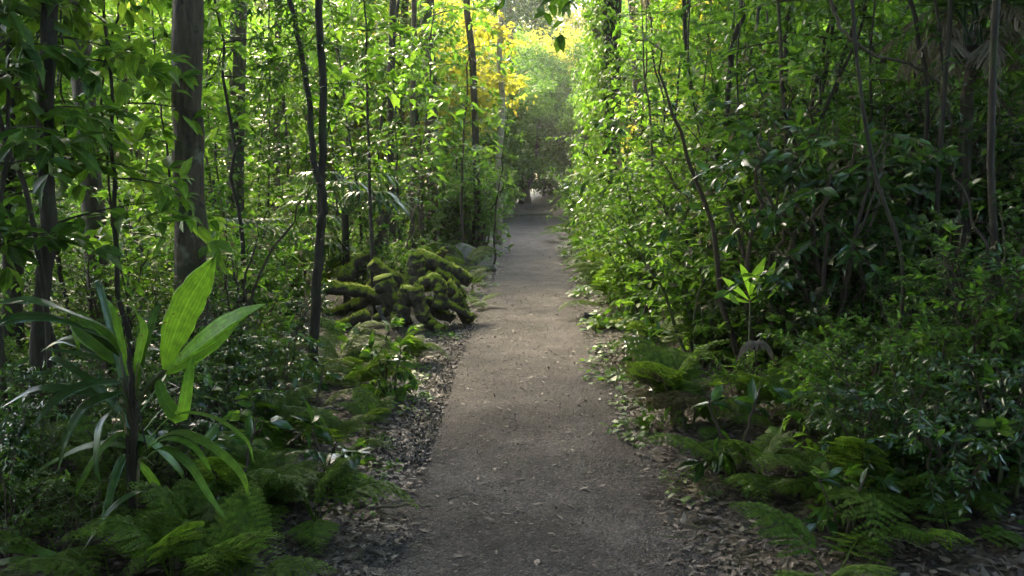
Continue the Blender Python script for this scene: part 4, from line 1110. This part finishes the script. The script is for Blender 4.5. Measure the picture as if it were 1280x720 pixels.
# ------------------------------------------------------------------ understory, zone by zone
def zone(n, y0, y1, side, u0, u1, kinds, s0, s1, spread=.72):
    c = 0; tries = 0
    while c < n and tries < n * 30:
        tries += 1
        y = R(y0, y1); hi = min(u1, spread * y + .4) if y > 1 else u1
        if hi <= u0: continue
        x = side * R(u0, hi) + float(path_c(y))
        k = random.choice(kinds); k = random.choice(SH[k] if isinstance(k, str) and k in SH else k); sc = R(s0, s1)
        if not ok(x, y, .3, sc * (4.5 if k.name in ('sapling', 'climbing_vine') else 1.7)): continue
        k.put(x, y, sc, tilt=.08); c += 1


S_ = lambda *n: [q for m in n for q in SP[m]]
# right bank
zone(34, 3.3, 6.5, 1, 1.5, 4.5, ['gloss', 'fine', 'mid'], .35, .7)
zone(18, 5, 9, 1, 1.35, 2.6, ['mid', 'fine', 'light'], .35, .65)
zone(34, 5.5, 11, 1, 1.75, 6.5, ['gloss', 'mid', 'mid', 'fine', 'fine', 'light'], .7, 1.45)
zone(36, 8, 15, 1, 1.2, 3.2, ['mid', 'light', 'light', 'mid'], .7, 1.2)
zone(16, 6, 12, 1, 1.3, 5, ['light', 'mid'], .7, 1.4)
zone(30, 11, 20, 1, 1.25, 8, ['mid', 'light', 'fine', 'gloss'], 1.0, 1.9)
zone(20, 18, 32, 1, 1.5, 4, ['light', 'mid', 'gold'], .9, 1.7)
zone(14, 20, 34, 1, 3, 14, ['mid', 'light', 'gold'], 1.4, 2.2)
# unseen low plants added beside and behind the viewer to block side light
zone(9, -2.5, 1.0, -1, 2.2, 5, ['gloss', 'fine'], .7, 1.3, 9)
zone(9, -2.5, 1.0, 1, 2.2, 5, ['gloss', 'fine'], .7, 1.3, 9)
# left side
zone(12, 3.3, 5, -1, 1.6, 3.4, ['gloss', 'fine'], .3, .5)
zone(10, 4.5, 8.5, -1, 1.3, 4, ['light', 'mid'], .3, .5)
zone(12, 4.5, 8, -1, 2.3, 5.5, ['gloss', 'fine'], .4, .8)
zone(22, 8, 14, -1, 2.0, 9, ['light', 'mid', 'fine', 'light'], .5, .95)
zone(36, 12, 22, -1, 1.1, 12, ['light', 'mid', 'light', 'light'], .8, 1.6)
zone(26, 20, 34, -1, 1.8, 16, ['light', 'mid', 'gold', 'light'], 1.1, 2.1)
zone(14, 28, 45, -1, 1.9, 3.4, ['fine', 'mid'], 1.0, 1.5)
zone(14, 28, 45, 1, 1.9, 3.4, ['fine', 'mid'], 1.0, 1.5)
# saplings
zone(12, 5.2, 9, 1, 2.4, 6, [S_('dark', 'mid')], .8, 1.15)
zone(16, 8, 14, 1, 1.9, 6.5, [S_('dark', 'mid', 'light', 'light')], .8, 1.25)
zone(14, 13, 24, 1, 1.6, 9, [S_('mid', 'light', 'light', 'gold')], .9, 1.5)
zone(6, 4.3, 7, -1, 2.2, 4.6, [S_('dark', 'big')], .75, 1.0)
zone(12, 8, 15, -1, 1.9, 9, [S_('dark', 'mid', 'light')], .8, 1.1)
zone(34, 13, 28, -1, 1.5, 15, [S_('mid', 'light', 'light', 'gold')], 1.0, 1.6)
zone(12, 27, 42, 1, 2.2, 10, [S_('light', 'gold', 'mid')], 1.3, 1.9)
zone(12, 27, 42, -1, 2.2, 10, [S_('light', 'gold', 'mid')], 1.3, 1.9)
zone(20, 6.5, 12, -1, 2.0, 6.5, ['mid', 'light', 'mid'], .55, .95)
# dead wood in the thicket
zone(16, 4.6, 11, 1, 1.7, 5, [TWIG], .7, 1.4)
zone(8, 5.5, 13, -1, 1.9, 6, [TWIG], .5, 1.0)
# vines
zone(12, 4.6, 10, 1, 2.0, 6, [VINE], .8, 1.2)
zone(8, 9, 16, 1, 1.8, 6, [VINE], .8, 1.2)
zone(8, 5, 14, -1, 2.2, 8, [VINE], .7, 1.1)
# palms
zone(10, 6.0, 12, 1, 1.5, 4.8, [[PALM[0], PALM[2], PALM[1]]], .45, .75)
zone(8, 11, 20, 1, 1.3, 4, [[PALM[1], PALM[1], PALM[0]]], .7, 1.0)
zone(8, 8, 16, -1, 2.2, 7, [[PALM[0], PALM[2], PALM[1]]], .7, 1.0)
zone(5, 16, 28, -1, 1.4, 9, [[PALM[1]]], .9, 1.3)

# ------------------------------------------------------------------ forest behind and around
LOOK = {'dark': 'tall dark-crowned forest tree', 'mid': 'tall green-crowned forest tree', 'light': 'tall light green forest tree', 'gold': 'tall yellow-green sunlit forest tree'}
LOWL = {'dark': 'dense dark leafy understory tree', 'mid': 'dense mid green understory tree', 'light': 'dense light green understory tree', 'gold': 'dense yellow-green understory tree'}
sd = 200
def trees(n, y0, y1, u0, u1, crowns, h, r, ch, low=False, barks=('bark_brown', 'bark_dark', 'bark_grey'), rad=(.08, .16), side=0, spread=.75, outside=False):
    global sd
    c = 0; t = 0
    while c < n and t < n * 40:
        t += 1
        y = R(y0, y1); s = side or random.choice((-1, 1)); hi = min(u1, spread * abs(y) + 2) if not outside else u1
        if hi <= u0: continue
        x = s * R(u0, hi) + (float(path_c(y)) if y < 46 else 0)
        if outside and y > -2 and abs(x) < .8 * y + 1 + (1.25 * r[1] if low else 1.5): continue
        if y > 18 and .7 * h[0] + .3 * h[1] > 1.6 + .13 * y and h[1] < 18 and low and abs(x / y - .03) < .045 + .75 * r[1] / y: continue
        if any((x - a) ** 2 + (y - b) ** 2 < 1.4 ** 2 for a, b in TP): continue
        TP.append((x, y)); sd += 1
        cr = random.choice(crowns); hh = R(*h)
        tree(x, y, hh, R(*rad), random.choice(barks), cr, R(*r), R(*ch), look=(LOWL if low else LOOK)[cr], lean=(R(-.5, .5), R(-.5, .5)), seed=sd)
        c += 1


TP = []
for x, y, h, r, ch in [(3.3, 21, 7.5, .8, 2.4)]:
    TP.append((x, y)); sd += 1
    tree(x, y, h, .035, 'bark_pale', 'brown', r, ch, look='narrow tree hung with withered tan leaves', seed=sd)
trees(4, 11, 26, 4, 14, ['mid', 'light'], (11, 15), (2.6, 3.4), (2.2, 3.0), rad=(.05, .09), side=1)
for gx in range(4):  # trees added on a grid; their unseen crowns keep sun off the near path
    for gy in range(4):
        x, y = -.9 - 4.1 * gx + R(-1.1, 1.1), 6.5 + 4.2 * gy + R(-1.2, 1.2)
        lx = 0.0
        if abs(x) < 2.4: lx = x + 2.6; x = -2.6 - R(0, .6)
        if y < 12 and abs(x) < .7 * y + .6: lx = x + .7 * y + 1.2; x = -.7 * y - 1.2
        if any((x - a) ** 2 + (y - b) ** 2 < .8 ** 2 for a, b in TP): x -= .9
        TP.append((x, y)); sd += 1; cr = random.choice(['mid', 'light', 'dark'])
        tree(x, y, R(13, 18), R(.03, .04) if y < 17 else R(.05, .09), 'bark_dark' if y < 17 else random.choice(['bark_brown', 'bark_dark', 'bark_grey']), cr, R(3.3, 4.2), R(1.8, 2.5), look=LOOK[cr], lean=(lx + R(-.5, .5), R(-.5, .5)), seed=sd)
trees(12, 14, 24, 3.2, 16, ['light', 'mid', 'light'], (4.5, 7), (1.6, 2.4), (1.8, 2.6), low=True, rad=(.03, .05), side=-1)
trees(10, 14, 24, 2.6, 14, ['light', 'mid', 'mid'], (5, 7.5), (1.6, 2.4), (1.8, 2.6), low=True, rad=(.03, .05), side=1)
trees(18, 22, 36, 2.2, 24, ['light', 'mid', 'light', 'gold'], (5.5, 9), (2.2, 3.2), (2.8, 4.0), low=True, rad=(.04, .08))
trees(10, 28, 44, 2.9, 4.2, ['mid', 'dark', 'mid'], (5, 8), (1.6, 2.2), (2.4, 3.6), low=True, rad=(.04, .07))
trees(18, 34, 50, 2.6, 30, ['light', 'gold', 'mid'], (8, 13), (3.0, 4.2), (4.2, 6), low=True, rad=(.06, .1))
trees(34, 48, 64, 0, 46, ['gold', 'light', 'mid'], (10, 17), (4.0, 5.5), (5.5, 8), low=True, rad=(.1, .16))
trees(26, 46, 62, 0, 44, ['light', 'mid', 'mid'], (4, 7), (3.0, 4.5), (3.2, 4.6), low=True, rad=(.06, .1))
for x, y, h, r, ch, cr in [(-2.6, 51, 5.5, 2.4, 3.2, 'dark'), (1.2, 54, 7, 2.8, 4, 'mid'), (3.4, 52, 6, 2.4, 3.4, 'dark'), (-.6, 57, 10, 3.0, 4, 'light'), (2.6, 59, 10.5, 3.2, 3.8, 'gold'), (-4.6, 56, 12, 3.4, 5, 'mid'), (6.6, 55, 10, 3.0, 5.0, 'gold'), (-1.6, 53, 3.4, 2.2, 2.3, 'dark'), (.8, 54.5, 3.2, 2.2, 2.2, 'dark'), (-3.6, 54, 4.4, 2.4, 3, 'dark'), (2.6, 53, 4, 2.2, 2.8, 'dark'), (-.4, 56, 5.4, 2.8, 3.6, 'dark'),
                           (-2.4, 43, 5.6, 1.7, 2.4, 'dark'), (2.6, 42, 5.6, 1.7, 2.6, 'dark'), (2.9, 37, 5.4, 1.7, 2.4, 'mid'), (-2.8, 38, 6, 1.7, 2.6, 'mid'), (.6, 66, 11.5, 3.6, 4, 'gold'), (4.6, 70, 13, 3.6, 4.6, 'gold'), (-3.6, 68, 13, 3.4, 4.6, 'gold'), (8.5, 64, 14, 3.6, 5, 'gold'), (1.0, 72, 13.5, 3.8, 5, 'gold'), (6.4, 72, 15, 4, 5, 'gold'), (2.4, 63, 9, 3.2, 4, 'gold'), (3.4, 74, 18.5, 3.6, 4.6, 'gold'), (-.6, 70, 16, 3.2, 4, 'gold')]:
    TP.append((x, y)); sd += 1
    tree(x, y, h, .09, 'bark_brown', cr, r, ch, look=LOWL[cr], seed=sd)
trees(26, -10, 9, 2.0, 12, ['mid', 'dark'], (9, 14), (3.4, 4.4), (2.4, 3.0), rad=(.1, .18), outside=True)  # unseen trees added around the viewer to darken the near edges
trees(16, -9, 5, 2.0, 9, ['mid', 'dark'], (3.5, 6), (1.8, 2.6), (2.0, 3.0), rad=(.04, .07), outside=True, low=True)  # low unseen trees added to cut sky light from behind the viewer

for x, y, h, lx in [(-2.6, 40, 6.6, 1.9), (2.7, 44, 7.0, -2.2), (-2.8, 47, 8, 2.4), (2.6, 49, 6.4, -1.6)]:
    TP.append((x, y)); sd += 1
    tree(x, y, h, .07, 'bark_dark', 'mid', 2.5, 2.0, look='leaning tree over the far path', lean=(lx, 0), seed=sd)
# out-of-view crowns added over the path to block the sun
for x, y, h, r in [(-4.2, 11, 16.5, 4.2), (-3.6, 21, 17.5, 4.6), (3.8, 27, 17, 4.2)]:
    TP.append((x, y)); sd += 1
    tree(x, y, h, .12, 'bark_brown', 'mid', r, 2.6, look=LOOK['mid'], lean=(-x * .45, -.8), seed=sd)

# ------------------------------------------------------------------ labels for the repeated plants, from where each one stands
LM = [(237, 300, 6.0, 'the thick grey trunk'), (398, 300, 6.3, 'the twin-stemmed sapling'), (500, 370, 9.2, 'the mossy log pile'), (180, 520, 3.2, 'the big palm seedling'), (765, 130, 17, 'the creeper-wrapped trunk'),
      (938, 360, 5.7, 'the glowing palm seedling'), (775, 420, 8.8, 'the fallen log end'), (660, 280, 40, "the path's shaded far end"), (625, 150, 23, 'the pale slender trunk'), (944, 450, 5.0, 'the withered fan leaf'),
      (1186, 150, 6.6, 'the palm with withered fronds'), (115, 250, 7.0, 'the leaning brown trunk'), (50, 300, 4.8, 'the black trunk'), (584, 312, 17, 'the grey boulder'), (541, 150, 18, 'the straight brown trunk'), (870, 130, 10, 'the thin bent trunk'),
      (1250, 400, 4.9, 'the dark shaded trunk'), (1113, 480, 4.7, 'the wiry bent stem')]
bpy.context.view_layer.update()
from collections import defaultdict
buck = defaultdict(list)
for o, look, h in REG:
    p = o.location; q = project((p.x, p.y, p.z + min(h * .5, 2.5)))
    if q is None or not (-250 < q[0] < 1530):
        buck[(look, 'standing outside the view')].append((p.y, o)); continue
    best = min(LM, key=lambda l: math.hypot((q[0] - l[0]) / 1.0, (q[1] - l[1]) * .5) + 60 * abs(math.log(q[2] / l[2])))
    du = q[0] - best[0]
    if abs(du) < 45: rel = 'behind' if q[2] > best[2] else 'in front of'
    else:
        rel = ('right of' if du > 0 else 'left of')
        if q[2] > best[2] * 1.35: rel = 'beyond and ' + rel
    buck[(look, rel + ' ' + best[3])].append((q[2], o))
ORD = ['nearest', 'second nearest', 'third nearest', 'fourth nearest', 'fifth nearest', 'sixth nearest', 'seventh nearest', 'eighth nearest', 'ninth nearest', 'tenth nearest', 'eleventh nearest', 'twelfth nearest', 'thirteenth nearest', 'fourteenth nearest', 'fifteenth nearest', 'sixteenth nearest', 'seventeenth nearest', 'eighteenth nearest']
for (look, rel), lst in buck.items():
    lst.sort(key=lambda t: t[0])
    if len(lst) == 1: lst[0][1]['label'] = look + ' ' + rel
    else:
        for i, (_, o) in enumerate(lst):
            o['label'] = (ORD[i] if i < len(ORD) - 1 and i < len(lst) - 1 else 'farthest' if i == len(lst) - 1 else 'distant') + ' ' + look + ' ' + rel

# ------------------------------------------------------------------ light
SUN_EL, SUN_AZ = math.radians(40), math.radians(-30)     # azimuth from +Y, towards +X
w = bpy.data.worlds.new('World'); S.world = w; w.use_nodes = True
nt = w.node_tree; bg = nt.nodes['Background']
sky = nt.nodes.new('ShaderNodeTexSky'); sky.sky_type = 'NISHITA'; sky.sun_disc = False
sky.sun_elevation = SUN_EL; sky.sun_rotation = SUN_AZ
sky.air_density, sky.dust_density, sky.ozone_density = 1.0, 2.5, 1.0
nt.links.new(sky.outputs[0], bg.inputs[0]); bg.inputs[1].default_value = .15
sl = bpy.data.lights.new('sun', 'SUN'); sl.energy = 1.5; sl.angle = math.radians(12); sl.color = (1, .87, .64)
so = bpy.data.objects.new('sun', sl); COL.objects.link(so)
dirv = Vector((math.sin(SUN_AZ) * math.cos(SUN_EL), math.cos(SUN_AZ) * math.cos(SUN_EL), math.sin(SUN_EL)))
so.rotation_euler = dirv.to_track_quat('Z', 'Y').to_euler(); so.location = dirv * 80

# the damp morning air under the canopy
hz = bpy.data.materials.new('haze_air'); hz.use_nodes = True; nt = hz.node_tree; nt.nodes.clear()
ho = nt.nodes.new('ShaderNodeOutputMaterial'); hv = nt.nodes.new('ShaderNodeVolumePrincipled')
hv.inputs['Color'].default_value = (.93, .95, .9, 1); hv.inputs['Density'].default_value = .0009; hv.inputs['Anisotropy'].default_value = .35
nt.links.new(hv.outputs[0], ho.inputs['Volume'])
mb = MB(); a, b_ = (-70, -30, -1.6), (70, 90, 24)
v = [(x, y, z) for z in (a[2], b_[2]) for y in (a[1], b_[1]) for x in (a[0], b_[0])]
mb.add(v, [np.array([(0, 2, 3, 1), (4, 5, 7, 6), (0, 1, 5, 4), (2, 6, 7, 3), (0, 4, 6, 2), (1, 3, 7, 5)])])
struct('haze', mb.mesh('haze', hz, False), 'stuff', 'thin pale morning haze hanging between the trees')

S.view_settings.view_transform = 'Standard'; S.view_settings.look = 'None'
S.view_settings.exposure = 3.65; S.view_settings.use_white_balance = True; S.view_settings.white_balance_temperature = 7050; S.view_settings.white_balance_tint = 8
S.view_settings.gamma = 1.0; S.view_settings.use_curve_mapping = False
S.render.engine = 'CYCLES'
c = S.cycles
c.max_bounces = 8; c.diffuse_bounces = 5; c.glossy_bounces = 2; c.transmission_bounces = 5; c.transparent_max_bounces = 4; c.volume_bounces = 0
c.use_denoising = True; c.use_adaptive_sampling = True; c.adaptive_threshold = .02
c.sample_clamp_indirect = 6.0; c.caustics_reflective = False; c.caustics_refractive = False
